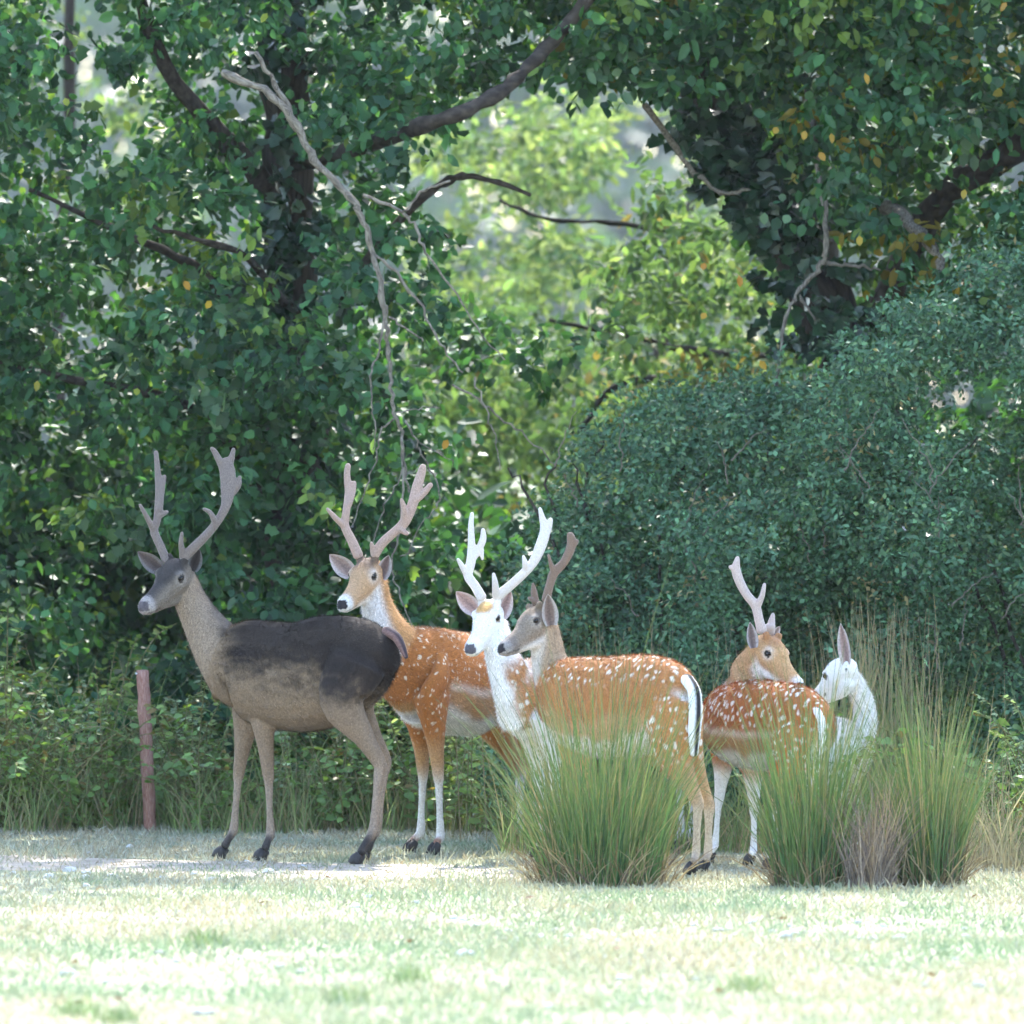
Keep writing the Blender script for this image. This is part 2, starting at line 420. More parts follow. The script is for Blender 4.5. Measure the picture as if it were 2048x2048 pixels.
low = sample_mask([RIGHT], 43.7, 45.1, 640, [[(1380, 160), (1500, 150), (1650, 400), (1790, 640), (1810, 820), (1660, 820), (1520, 580)], [(1720, 600), (1850, 360), (2080, 210), (2080, 350), (1920, 460), (1800, 660)]]); back = sample_mask([RIGHT], 45.3, 47, 420)
PAL2 = GREEN + [(.20, .15, .02)]; PW2 = [.33, .27, .2, .09, .08, .03]
me = crown(np.vstack([low, back]), 44, .18, .7, .058, .038, PAL2, PW2, 'broad', 'crown', .55, .55)
tag(obj('crown', me, M_leaf, t2), kind='stuff')
up = sample_mask([[(1080, -120), (1300, -1300), (1900, -1650), (2700, -1600), (3300, -900), (3000, -120)]], 43.8, 47, 260)
me = crown(up, 40, .34, .8, .11, .075, GREEN, GW, 'broad', 'upper_crown', .5, .3)
tag(obj('upper_crown', me, M_leaf, t2), kind='stuff')
# ivy along the two trunks
def ivy(parent, pts, spread, n):
    a = resample(np.array(pts, float), 20); k = rng.integers(0, len(a), n)
    q = a[k] + np.stack([rng.normal(0, spread, n), rng.normal(0, 18, n), rng.uniform(-.32, -.05, n)], 1)
    me = crown(q, 16, .09, .8, .062, .055, [(.016, .045, .022), (.024, .066, .03), (.04, .085, .045)], [.5, .38, .12], 'lobed', 'ivy', .7, .8, .3)
    tag(obj('ivy', me, M_ivy, parent), kind='stuff')
ivy(t1, [(600, 1500, 45.3), (592, 900, 45.3), (585, 600, 45.3), (572, 300, 45.3), (556, -50, 45.3)], 48, 85)
ivy(t2, [(1785, 1200, 45.1), (1750, 850, 45.1), (1690, 680, 45.1), (1590, 500, 45.1), (1500, 340, 45.1), (1430, 220, 45.1)], 46, 150)

# ---- young oak in the window, in half sun
t3 = tree('young_oak', 'yellow-green young oak seen through the gap, right of the bare hanging limb', 'tree', GX(1480, 49.5))
mb = MB()
branch_tube(mb, pxline([(1480, 1555), (1500, 1100), (1560, 850), (1640, 600), (1700, 300), (1720, -200)], 49.5), .06, .03, 10, .01, 6)
obj('trunk', mb.mesh('trunk'), M_bark, t3)
for pts, r0, r1 in [([(1545, 880, 49.5), (1400, 780, 49.2), (1300, 760, 49), (1230, 775, 48.9), (1190, 815, 48.9), (1165, 860, 48.9)], .025, .014),
                    ([(1600, 720, 49.5), (1380, 700, 49.1), (1200, 660, 49), (1100, 640, 49)], .022, .010),
                    ([(1680, 480, 49.5), (1420, 470, 49.2), (1220, 445, 49), (1100, 440, 49), (1000, 400, 49)], .016, .008)]:
    mb = MB(); branch_tube(mb, pxline(pts), r0, r1, 8, .0035, 5); obj('limb', mb.mesh('limb'), M_bark, t3)
YG = [(.13, .20, .065), (.10, .165, .06), (.075, .135, .055), (.19, .24, .09), (.25, .19, .06)]
OAK = [(1180, 560), (1260, 400), (1380, 330), (1480, 420), (1640, 600), (1760, 700), (1760, 860), (1560, 900), (1380, 880), (1200, 900), (1170, 760)]
c = sample_mask([OAK], 47.6, 50.2, 190); c = c[pnoise(c[:, 0], c[:, 1], 1 / 60., 21) > .36]
me = crown(c, 34, .17, .7, .062, .032, YG, [.26, .3, .26, .12, .06], 'broad', 'crown', .4, .3)
tag(obj('crown', me, M_far, t3), kind='stuff')

# ---- sunlit trees farther back
def back_tree(px, Y, label, mask, n, pal, w, tpts):
    t = tree('sunlit_tree', label, 'tree', GX(px, Y))
    mb = MB(); branch_tube(mb, pxline(tpts, Y), .05, .02, 10, .01, 6); obj('trunk', mb.mesh('trunk'), M_bark, t)
    c = sample_mask(mask, Y - 1.6, Y + 1.6, n)
    # clumps with gaps
    keep = pnoise(c[:, 0], c[:, 1], 1 / 75., Y) > (.60 if Y > 55 else .25)
    me = crown(c[keep], 34, .20, .8, .068, .036, pal, w, 'broad', 'crown', .3, .2)
    tag(obj('crown', me, M_far, t), kind='stuff')
LG = [(.20, .27, .10), (.15, .22, .09), (.11, .18, .08), (.28, .33, .15)]
gb = lambda y: HOR + CAMZ * FPX / y
back_tree(1290, 58, 'pale yellow-green sunlit tree far back, framed by the gap in the foliage', [[(820, 150), (1100, 200), (1500, 200), (1550, 700), (1350, 950), (1000, 1020), (840, 950)]], 560, LG, [.3, .3, .2, .2],
          [(1290, gb(58)), (1290, 1000), (1320, 700), (1400, 300), (1480, -300)])
back_tree(1010, 53, 'low sunlit bush closing the bottom of the gap, behind the white antlers', [[(850, 800), (960, 760), (1100, 800), (1260, 860), (1300, 1100), (850, 1100)], [(840, 640), (1000, 620), (1250, 700), (1250, 850), (850, 830)]], 260, YG, [.3, .3, .25, .12, .03],
          [(1010, gb(53)), (1020, 1300), (1000, 1100), (1010, 1020)])
back_tree(120, 57, 'lime-green sunlit tree showing in patches through the left foliage', [[(-500, -100), (500, -100), (420, 300), (60, 500), (260, 900), (200, 1250), (-500, 1250)]], 330, LG, [.35, .35, .2, .1],
          [(120, gb(57)), (110, 900), (130, 400), (150, -300)])
# ---- far wooded hillside, one hazy mass
n = 17000
Yf = rng.uniform(500, 580, n); xf = rng.uniform(-170, 170, n); zf = np.maximum(0, (Yf - 500) / 80 * 38 + rng.uniform(-6, 5, n) + 5 * pnoise(xf, Yf, .12, 3))
cl = np.stack([xf * FPX / Yf + 1024, HOR - (zf - CAMZ) * FPX / Yf, Yf], 1)
me = crown(cl, 10, 2.2, .8, 1.3, .9, [(.05, .10, .05), (.07, .12, .05), (.04, .085, .05)], [.4, .3, .3], 'broad', 'far_wood', .2, .4)
tag(obj('far_wood', me, M_leaf), 'hazy blue-grey wooded hillside far behind the sunlit trees', 'wood', None, 'stuff')

# ---- shaded woodland floor and understorey behind the front row
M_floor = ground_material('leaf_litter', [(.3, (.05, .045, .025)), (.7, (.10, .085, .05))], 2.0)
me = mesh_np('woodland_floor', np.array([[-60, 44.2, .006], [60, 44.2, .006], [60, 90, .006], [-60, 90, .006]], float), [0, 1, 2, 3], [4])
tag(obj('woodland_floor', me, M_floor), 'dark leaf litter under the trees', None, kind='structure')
for px, lab in ((-250, 'dark understorey bush behind the reddish post'), (480, 'dark understorey bush behind the near-black buck'), (1000, 'dark understorey bush behind the white-faced buck'), (1650, 'dark understorey bush behind the ivy-covered trunk'), (2200, 'dark understorey bush behind the tall grey-green shrub')):
    t = tree('understorey_bush', lab, 'bush', GX(px, 47.6), None)
    mb = MB()
    for k in range(5): branch_tube(mb, pxline([(px + rng.uniform(-30, 30), gb(47.6)), (px + rng.uniform(-150, 150), 1400), (px + rng.uniform(-320, 320), 1150)], 47.6), .02, .006, 6, .01, 5)
    obj('stem', mb.mesh('stem'), M_bark, t)
    top = {1000: 1040, 1650: 900}.get(px, 700)
    c = sample_mask([[(px - 420, 1600), (px - 430, top + 260), (px - 260, top + 60), (px, top), (px + 260, top + 60), (px + 430, top + 260), (px + 420, 1600)]], 46.9, 48.6, 300)
    tag(obj('foliage', crown(c, 34, .26, .8, .10, .07, GREEN, GW, 'broad', 'foliage', .4, .5), M_leaf, t), kind='stuff')

# ---- shrubs on the right
SG = [(.085, .17, .095), (.11, .21, .115), (.06, .13, .07), (.15, .23, .11), (.30, .24, .12)]
SW = [.36, .3, .2, .11, .03]
def shrub(label, base_px, Y, mask, n, seed):
    t = tree('dense_shrub', label, 'shrub', GX(base_px, Y), None)
    mb = MB()
    for k in range(9):
        x = base_px + rng.uniform(-40, 40); tx = base_px + rng.uniform(-330, 330)
        branch_tube(mb, pxline([(x, gb(Y) - 1, Y), ((x + tx) / 2, 1330, Y + rng.uniform(-.4, .4)), (tx, 1000, Y + rng.uniform(.1, .4)), (tx + rng.uniform(-60, 60), 850 + rng.uniform(0, 100), Y + .2)]), .012, .003, 6, .01, 5)
    obj('stem', mb.mesh('stem'), M_bark, t)
    mk = np.array(mask[0])
    for k in range(12):
        mb = MB()
        x0, y0 = rng.uniform(max(mk[:, 0].min(), 1100), min(mk[:, 0].max(), 2100)), rng.uniform(900, 1350); dx = rng.uniform(-90, 110); dy = rng.uniform(60, 130)
        branch_tube(mb, pxline([(x0, y0, Y - .7), (x0 + dx * .4, y0 - dy * .5, Y - .72), (x0 + dx, y0 - dy, Y - .74)]), .004, .0015, 5, .006, 5)
        obj('bare_twig', mb.mesh('bare_twig'), M_dead, t)
    c1 = sample_mask(mask, Y - .55, Y + .5, n); 
    tp = np.array(mask[0])[np.array(mask[0])[:, 1] < 1020]; seg_ = rng.integers(0, len(tp) - 1, 150); fr = rng.random((150, 1))
    q = tp[seg_] * (1 - fr) + tp[seg_ + 1] * fr + np.stack([rng.normal(0, 25, 150), -np.abs(rng.normal(0, 36, 150))], 1)
    c1 = np.vstack([c1, np.c_[q, rng.uniform(Y - .2, Y + .5, 150)]])
    # lumpy front surface
    c1[:, 2] += (pnoise(c1[:, 0], c1[:, 1], 1 / 120., seed) - .5) * 1.3 + (pnoise(c1[:, 0], c1[:, 1], 1 / 45., seed + 3) - .5) * .6; c1 = c1[pnoise(c1[:, 0], c1[:, 1], 1 / 60., seed + 5) > .30]
    me = crown(c1, 46, .15, .8, .030, .019, SG, SW, 'small', 'foliage', .1, .6, .35)
    tag(obj('foliage', me, M_small, t), kind='stuff')
shrub('dense small-leaved grey-green shrub behind the buck with the black-striped tail', 1380, 43.3, [SHRUB1], 2000, 1)
shrub('tall small-leaved grey-green shrub rising beside the white bending deer', 2150, 43.0, [SHRUB2], 2700, 2)

# ------------------------------------------------------------------ deer
def coat_mat(name, spot_col, spot_scale, spot_size, sheen=.08):
    m, nt, b = new_mat(name)
    at = N(nt, 'ShaderNodeAttribute', attribute_name='Col')
    sp = N(nt, 'ShaderNodeAttribute', attribute_name='spot')
    tc = N(nt, 'ShaderNodeTexCoord')
    vo = N(nt, 'ShaderNodeTexVoronoi'); vo.inputs['Scale'].default_value = spot_scale
    vo.inputs['Randomness'].default_value = .85
    dn = N(nt, 'ShaderNodeTexNoise'); dn.inputs['Scale'].default_value = 16; dn.inputs['Detail'].default_value = 3
    nt.links.new(tc.outputs['Object'], dn.inputs['Vector'])
    vm = N(nt, 'ShaderNodeVectorMath', operation='MULTIPLY_ADD'); vm.inputs[1].default_value = (.05, .05, .05)
    nt.links.new(dn.outputs['Color'], vm.inputs[0]); nt.links.new(tc.outputs['Object'], vm.inputs[2])
    mp = N(nt, 'ShaderNodeMapping'); mp.inputs['Scale'].default_value = (1, 1, .72)
    nt.links.new(vm.outputs[0], mp.inputs['Vector']); nt.links.new(mp.outputs[0], vo.inputs['Vector'])
    n3 = N(nt, 'ShaderNodeTexNoise'); n3.inputs['Scale'].default_value = 22
    nt.links.new(tc.outputs['Object'], n3.inputs['Vector'])
    ad = N(nt, 'ShaderNodeMath', operation='MULTIPLY_ADD'); ad.inputs[1].default_value = .5
    nt.links.new(n3.outputs[0], ad.inputs[0]); nt.links.new(vo.outputs['Distance'], ad.inputs[2])
    sb = N(nt, 'ShaderNodeMath', operation='SUBTRACT'); sb.inputs[1].default_value = .25; nt.links.new(ad.outputs[0], sb.inputs[0])
    mr = N(nt, 'ShaderNodeMapRange'); mr.inputs[1].default_value = spot_size; mr.inputs[2].default_value = spot_size * .42
    nt.links.new(sb.outputs[0], mr.inputs[0])
    mu = N(nt, 'ShaderNodeMath', operation='MULTIPLY'); nt.links.new(mr.outputs[0], mu.inputs[0]); nt.links.new(sp.outputs['Fac'], mu.inputs[1])
    mx = N(nt, 'ShaderNodeMixRGB'); mx.inputs[2].default_value = (*spot_col, 1)
    nt.links.new(mu.outputs[0], mx.inputs[0]); nt.links.new(at.outputs[0], mx.inputs[1])
    no = N(nt, 'ShaderNodeTexNoise'); no.inputs['Scale'].default_value = 140; no.inputs['Detail'].default_value = 3
    nt.links.new(tc.outputs['Object'], no.inputs['Vector'])
    m2 = N(nt, 'ShaderNodeMixRGB', blend_type='OVERLAY'); m2.inputs[0].default_value = .6
    nt.links.new(mx.outputs[0], m2.inputs[1]); nt.links.new(no.outputs[0], m2.inputs[2])
    nt.links.new(m2.outputs[0], b.inputs['Base Color'])
    bp = N(nt, 'ShaderNodeBump'); bp.inputs['Strength'].default_value = .5; bp.inputs['Distance'].default_value = .004
    nt.links.new(no.outputs[0], bp.inputs['Height']); nt.links.new(bp.outputs[0], b.inputs['Normal'])
    b.inputs['Roughness'].default_value = .8; b.inputs['Specular IOR Level'].default_value = .12
    b.inputs['Sheen Weight'].default_value = sheen; b.inputs['Sheen Roughness'].default_value = .5
    return m
def plain_mat(name, col, rough=.5, spec=.4, nscale=60, var=.3):
    m, nt, b = new_mat(name)
    no = N(nt, 'ShaderNodeTexNoise'); no.inputs['Scale'].default_value = nscale; no.inputs['Detail'].default_value = 4
    mx = N(nt, 'ShaderNodeMixRGB', blend_type='OVERLAY'); mx.inputs[0].default_value = var; mx.inputs[1].default_value = (*col, 1)
    nt.links.new(no.outputs[0], mx.inputs[2]); nt.links.new(mx.outputs[0], b.inputs['Base Color'])
    b.inputs['Roughness'].default_value = rough; b.inputs['Specular IOR Level'].default_value = spec
    return m
M_eye = plain_mat('eye', (.008, .006, .005), .2, .3, 60, 0)
M_hoof = plain_mat('hoof', (.035, .03, .028), .6, .3)
def velvet(name, col):
    m = plain_mat(name, col, .85, .1, 55, .7)
    nt = m.node_tree; no = N(nt, 'ShaderNodeTexNoise'); no.inputs['Scale'].default_value = 160
    bp = N(nt, 'ShaderNodeBump'); bp.inputs['Strength'].default_value = .7; bp.inputs['Distance'].default_value = .004
    nt.links.new(no.outputs[0], bp.inputs['Height']); nt.links.new(bp.outputs[0], nt.nodes['Principled BSDF'].inputs['Normal'])
    b = m.node_tree.nodes['Principled BSDF']; b.inputs['Sheen Weight'].default_value = .3; b.inputs['Sheen Roughness'].default_value = .3
    b.inputs['Sheen Tint'].default_value = (1, .93, .88, 1)
    return m

HEAD = [(-.035, .000, .042, .040), (.01, .002, .060, .052), (.05, -.002, .066, .058), (.09, -.012, .059, .050), (.13, -.024, .047, .040),
        (.17, -.031, .042, .034), (.205, -.035, .038, .032), (.235, -.037, .036, .032), (.254, -.039, .031, .029), (.267, -.041, .021, .021)]

def make_deer(S):
    k = S.get('k', 1.0); Yd = S['Y']; sc = Yd / FPX
    root = empty(S['name'], GX(S['px'], Yd)); tag(root, S['label'], 'deer', 'fallow deer standing before the trees')
    fwd = np.array([S['fwd'][0], S['fwd'][1], 0.]); fwd = unit(fwd); latv = np.array([-fwd[1], fwd[0], 0.])   # deer's left
    mb = MB(); chains = []
    def chain(name, cs, r1, r2, lat, seg=16, pear=None, sub=5, tmax=1.0):
        n = len(cs)
        lat = np.tile(np.asarray(lat, float), (n, 1)) if np.ndim(lat) == 1 else np.asarray(lat, float)
        D = resample(np.hstack([np.asarray(cs, float), np.c_[r1, r2], lat]), sub)
        up, la = mb.ring_tube(D[:, :3], np.maximum(D[:, 3], .004), np.maximum(D[:, 4], .004), D[:, 5:8], seg, pear)
        chains.append((name, D[:, :3], D[:, 3], D[:, 4], up, la, tmax))
    # torso: (px, py, Y, half height px, half width m)
    T = S['torso']
    chain('torso', [P(*t[:3]) for t in T], [t[3] * sc for t in T], [t[4] * k * wf for t, wf in zip(T, (1, 1, .94, .9, .84, .78, .84, .9))], latv, 22, .10)
    # head frame
    hp = np.array(P(*S['skull'])); L = .262 * S.get('hk', k)
    nx, ny = S['nose']; dx = (nx - S['skull'][0]) * sc; dz = -(ny - S['skull'][1]) * sc
    dep = math.sqrt(max(L * L - dx * dx - dz * dz, 0.0004)) * S.get('hside', -1)
    f = unit(np.array([dx, dep, dz])); upw = np.array(S.get('hup', (0, 0, 1.)), float)
    l = unit(np.cross(upw, f)); u = np.cross(f, l); hk = S.get('hk', k)
    hpt = lambda x, y, z: hp + f * x * hk + l * y * hk + u * z * hk
    # neck: (px, py, Y, r across m(px), r lateral m)
    NK = S['neck']; lats = [unit(latv * (1 - i / (len(NK) - 1)) + l * (i / (len(NK) - 1)) + 1e-4) for i in range(len(NK))]
    chain('neck', [P(*t[:3]) for t in NK], [t[3] * sc for t in NK], [t[4] * k for t in NK], lats, 18)
    chain('head', [hpt(a, 0, z) for a, z, h, w in HEAD], [h * hk for a, z, h, w in HEAD], [w * hk for a, z, h, w in HEAD], l, 16, -.1)
    chain('jaw', [hpt(.005, 0, -.052), hpt(.065, 0, -.068), hpt(.14, 0, -.066), hpt(.225, 0, -.062)], [.034 * hk, .032 * hk, .022 * hk, .014 * hk], [.038 * hk, .036 * hk, .026 * hk, .019 * hk], l, 12)
    for s in (-1, 1):
        mb.ellipsoid(hpt(.068, .044 * s, .026), (.026 * hk, .014 * hk, .014 * hk), np.array([f, l, u]))
        if S.get('pedicle', True): chain('head', [hpt(.022, .026 * s, .03), hpt(.008, .036 * s, .068)], [.017 * hk, .016 * hk], [.017 * hk, .016 * hk], l, 10, None, 3)
    # legs
    FR = [(.095, .055), (.056, .042), (.033, .029), (.0235, .0215), (.0165, .0155), (.0140, .0132), (.0195, .0175), (.0145, .0145), (.018, .017)]
    HR = [(.135, .080), (.100, .062), (.047, .036), (.030, .021), (.024, .0185), (.0165, .0150), (.0205, .0175), (.0155, .0155), (.019, .018)]
    hooves = []
    for kind, a, b_, c_, d_, hpx, hY in S['legs']:
        a, b_, c_, d_ = (np.array(P(*q)) for q in (a, b_, c_, d_)); h = np.array(GX(hpx, hY)); h[2] = .048
        if kind == 'f':
            pts = [a, b_, b_ * .5 + c_ * .5, c_, c_ * .82 + d_ * .18, c_ * .4 + d_ * .6, d_, d_ * .5 + h * .5, h]; RR = FR
        else:
            pts = [a, b_, b_ * .45 + c_ * .55, c_, c_ * .86 + d_ * .14, c_ * .45 + d_ * .55, d_, d_ * .5 + h * .5, h]; RR = HR
        kk = k * S.get('legk', 1)
        T0 = np.array(P(*T[1][:3])) if kind == 'f' else np.array(P(*T[-3][:3]))
        sg = 1 if (a - T0) @ latv > 0 else -1
        if S.get('hidden_limbs'): pass
        elif kind == 'f':      # shoulder blade and point of the shoulder stand proud of the ribs
            top = a + np.array([0, 0, .16 * k]) - fwd * .05 * k + latv * sg * .012 * k; pt = a + fwd * .045 * k + latv * sg * .030 * k
            chain('legf', [top, (top + pt) / 2 + latv * sg * .024 * k, pt, b_], [.030 * k, .046 * k, .050 * k, .040 * k], [.022 * k, .032 * k, .036 * k, .034 * k], latv, 12, None, 4, .12)
        else:                # hip bone and thigh muscle
            top = a + np.array([0, 0, .10 * k]) + fwd * .03 * k + latv * sg * .004 * k
            chain('legh', [top, a * .5 + b_ * .5 + latv * sg * .018 * k, b_ + latv * sg * .008 * k], [.028 * k, .072 * k, .055 * k], [.022 * k, .044 * k, .042 * k], latv, 12, None, 4, .12)
        chain('leg' + kind, pts, [r[0] * kk for r in RR], [r[1] * kk for r in RR], latv, 14, None, 4)
        hooves.append((d_, h))
    me = remesh(mb.mesh('body'), .0062, 7, .5)
    # ---------------- coat colours
    n = len(me.vertices); co = np.zeros(n * 3, np.float32); me.vertices.foreach_get('co', co); co = co.reshape(-1, 3).astype(float)
    best = np.full(n, 1e9); ci = np.zeros(n, int); tt = np.zeros(n); uu = np.zeros(n); ww = np.zeros(n)
    for q, (nm, cs, r1, r2, up, la, tmax) in enumerate(chains):
        m = len(cs)
        for i in range(m):
            d = co - cs[i]; a = (d @ up[i]) / r1[i]; b2 = (d @ la[i]) / r2[i]; tg = np.cross(la[i], up[i]); cdist = (d @ tg) / (.5 * (r1[i] + r2[i]))
            dd = np.sqrt(a * a + b2 * b2 + cdist * cdist) + (0 if nm != 'jaw' else .1)
            g = dd < best; best[g] = dd[g]; ci[g] = q; tt[g] = tmax * i / (m - 1)
            sgn = 1 if up[i][2] >= 0 else -1
            uu[g] = a[g] * sgn; ww[g] = b2[g]
    names = np.array([c[0] for c in chains])[ci]
    eyes = [hpt(.072, .050 * s, .012) for s in (-1, 1)]
    hl = np.stack([(co - hp) @ f, (co - hp) @ l, (co - hp) @ u], 1) / hk
    dE = np.minimum(*[np.linalg.norm(co - e, axis=1) for e in eyes]) / hk
    col, spot = S['coat'](names, tt, uu, ww, co, hl, dE)
    ed = np.zeros(len(me.edges) * 2, np.int32); me.edges.foreach_get('vertices', ed); ed = ed.reshape(-1, 2)
    full = np.c_[col, spot]
    for it in range(S.get('blur', 7)):
        acc = full.copy(); cnt = np.ones(n)
        for a, b2 in ((0, 1), (1, 0)):
            np.add.at(acc, ed[:, a], full[ed[:, b2]]); np.add.at(cnt, ed[:, a], 1)
        full = acc / cnt[:, None]
    col, spot = full[:, :3], full[:, 3]
    # crisp marks on the face after the blur: nose pad, mouth, eye rim
    ish = (names == 'head') | (names == 'jaw')
    nosep = ish & (hl[:, 0] > .250 + 3.5 * np.abs(np.abs(hl[:, 1]) - .011) ** 1.3) & (hl[:, 2] > -.044) & (hl[:, 2] < -.012)
    col[nosep] = S.get('nosecol', (.03, .026, .028))
    mouth = ish & (np.abs(hl[:, 2] + .058 - .1 * (hl[:, 0] - .24)) < .0035) & (hl[:, 0] > .185) & (hl[:, 0] < .262)
    col[mouth] *= .45
    rim = ish & (dE < .0165); col[rim] = np.array(S.get('rimcol', (.03, .025, .02)))
    ca = me.color_attributes.new('Col', 'FLOAT_COLOR', 'POINT'); ca.data.foreach_set('color', np.c_[col, np.ones(n)].astype(np.float32).ravel())
    sa = me.attributes.new('spot', 'FLOAT', 'POINT'); sa.data.foreach_set('value', spot.astype(np.float32))
    # ---------------- short fur
    me.calc_loop_triangles(); tri = np.zeros(len(me.loop_triangles) * 3, np.int32); me.loop_triangles.foreach_get('vertices', tri); tri = tri.reshape(-1, 3)
    A, B, Cc = co[tri[:, 0]], co[tri[:, 1]], co[tri[:, 2]]; nr = np.cross(B - A, Cc - A); ar = np.linalg.norm(nr, axis=1)
    pick = rng.choice(len(tri), S.get('fur', 85000), p=ar / ar.sum()); bc = rng.dirichlet((1, 1, 1), len(pick))
    p = A[pick] * bc[:, :1] + B[pick] * bc[:, 1:2] + Cc[pick] * bc[:, 2:]; nn = unit(nr[pick])
    fc = col[tri[pick, 0]] * np.exp(rng.normal(0, .34, (len(pick), 1))); fs = spot[tri[pick, 0]]
    isn = names[tri[pick, 0]]
    keepf = ~np.isin(isn, ['head', 'jaw']) | (rng.random(len(pick)) < .5)
    p, nn, fc, fs, isn = p[keepf], nn[keepf], fc[keepf], fs[keepf], isn[keepf]
    flow = np.where((isn == 'torso')[:, None], -fwd * .85 + np.array([0, 0, -.5]), np.where(np.isin(isn, ['head', 'jaw'])[:, None], -f, np.array([0, 0, -1.]) - fwd * .25))
    flow = unit(flow - nn * np.sum(flow * nn, 1, keepdims=True) + rng.normal(0, .25, p.shape))
    ln = (np.where(np.isin(isn, ['head', 'jaw', 'legf', 'legh']), .008, .017) * rng.uniform(.7, 1.4, len(p)))[:, None] * k
    tip = p + unit(flow + nn * .28) * ln; sd_ = unit(np.cross(flow, nn)) * .0011
    fv = np.stack([p - nn * .002 + sd_, p - nn * .002 - sd_, tip], 1).reshape(-1, 3)
    fm = mesh_np('fur', fv, np.arange(len(fv)), np.full(len(p), 3), np.repeat(fc, 3, 0))
    fa = fm.attributes.new('spot', 'FLOAT', 'POINT'); fa.data.foreach_set('value', np.repeat(fs, 3).astype(np.float32))
    body = obj('body', me, S['mat'], root)
    tag(obj('fur', fm, S['mat'], body), kind='stuff')
    # ---------------- eyes
    for s in (-1, 1):
        e = MB(); e.ellipsoid(hpt(.074, .049 * s, .014), (.0135 * hk, .0105 * hk, .0098 * hk), np.array([f, l, u])); obj('eye', e.mesh('eye'), M_eye, root)
    # ---------------- ears: base px, tip px, dY base, dY tip, half width px, facing
    for (bx, by), (tx, ty), db, dt, hw, face, inner, outer in S['ears']:
        bb = np.array(P(bx, by, S['skull'][2] + db)); tp = np.array(P(tx, ty, S['skull'][2] + dt)); ax = tp - bb; ln = np.linalg.norm(ax); ax = ax / ln
        nf = unit(np.array(face, float)); nf = unit(nf - ax * (nf @ ax)); sdv = np.cross(ax, nf)
        V = []; Cl = []; nu, nv = 13, 9; w0 = hw * sc
        for lay in (0, 1):
            for i in range(nu):
                t = i / (nu - 1); w = w0 * max(.02, (math.sin(math.pi * min(1, (t * .86 + .14) ** .85)) ** .75)) * (1 if t < .98 else .5)
                for j in range(nv):
                    a = (j / (nv - 1) - .5) * 2; cup = .75 * w * (1 - a * a) * (1 - .5 * t)
                    pt = bb + ax * ln * t + sdv * w * a - nf * (cup + (.0045 if lay == 0 else 0) * (1 - .7 * a * a))
                    V.append(pt)
                    edge = abs(a) > .72 or t > .93
                    Cl.append(outer if (lay == 0) else (tuple(.5 * x + .5 * S.get('earrim', .5) for x in inner) if edge else tuple(x * (.45 + .55 * abs(a)) for x in inner)))
        Fq = []
        for lay in (0, 1):
            o_ = lay * nu * nv
            for i in range(nu - 1):
                for j in range(nv - 1):
                    q = [o_ + i * nv + j, o_ + i * nv + j + 1, o_ + (i + 1) * nv + j + 1, o_ + (i + 1) * nv + j]
                    Fq += q if lay else q[::-1]
        em = mesh_np('ear', np.array(V), Fq, [4] * (len(Fq) // 4), np.array(Cl), True)
        sa = em.attributes.new('spot', 'FLOAT', 'POINT')
        obj('ear', em, S['mat'], root)
    # ---------------- antlers: list of antlers, each a list of tines; point = (px, py, dY, r px)
    for tines in S['antlers']:
        am = MB()
        for tn in tines:
            D = resample(np.array([[*P(q[0], q[1], S['skull'][2] + q[2]), q[3] * sc * .9, min(q[3], q[4] if len(q) > 4 else 7.5) * sc * .9] for q in tn]), 5)
            am.ring_tube(D[:, :3], np.maximum(D[:, 3], .003), np.maximum(D[:, 4], .003), np.array([.15, 1, .1]), 12, cap=.9)
        obj('antler', remesh(am.mesh('antler'), .0036, 4, .5), S['antler_mat'], root)
    # ---------------- tail
    if 'tail' in S:
        tm = MB(); q = S['tail']; D = resample(np.array([[*P(a[0], a[1], a[2]), a[3] * sc, a[4]] for a in q['pts']]), 6)
        up, la = tm.ring_tube(D[:, :3], D[:, 3], D[:, 4], latv, 14, cap=.8)
        tme = tm.mesh('tail'); nv = len(tme.vertices); vc = np.array([v.co[:] for v in tme.vertices])
        cen = D[:, :3]; kx = np.argmin(((vc[:, None] - cen[None]) ** 2).sum(2), 1)
        side = np.sum((vc - cen[kx]) * latv, 1) / D[kx, 4]; backw = -np.sum((vc - cen[kx]) * fwd, 1)
        black = (np.abs(side) < q.get('bw', .55)) & (backw > -.004)
        cc = np.where(black[:, None], np.array([q.get('col', (.018, .016, .018))]), np.array([q.get('edge', (.75, .72, .7))]))
        ca = tme.color_attributes.new('Col', 'FLOAT_COLOR', 'POINT'); ca.data.foreach_set('color', np.c_[cc, np.ones(nv)].astype(np.float32).ravel())
        tme.attributes.new('spot', 'FLOAT', 'POINT')
        obj('tail', tme, S['mat'], root)
    # ---------------- cloven hooves
    for d_, h in hooves:
        hm = MB(); fdir = unit(np.array([h[0] - d_[0], h[1] - d_[1], 0]) * .5 + fwd * .06)
        for s in (-1, 1):
            o_ = latv * .0105 * s * k
            top = h + o_ - np.array([0, 0, .006]); bot = h + fdir * .022 * k + o_; bot[2] = .004
            D = np.array([top, top * .5 + bot * .5 + fdir * .006, bot])
            hm.ring_tube(D, np.array([.017, .024, .029]) * k, np.array([.0105, .0115, .0115]) * k, latv, 10, cap=.12)
        obj('hoof', hm.mesh('hoof'), M_hoof, root)
    return root

def mixw(a, b, w): return np.asarray(a) * (1 - w[:, None]) + np.asarray(b) * w[:, None]
def sm(x, a, b):
    t = np.clip((x - a) / (b - a), 0, 1); return t * t * (3 - 2 * t)

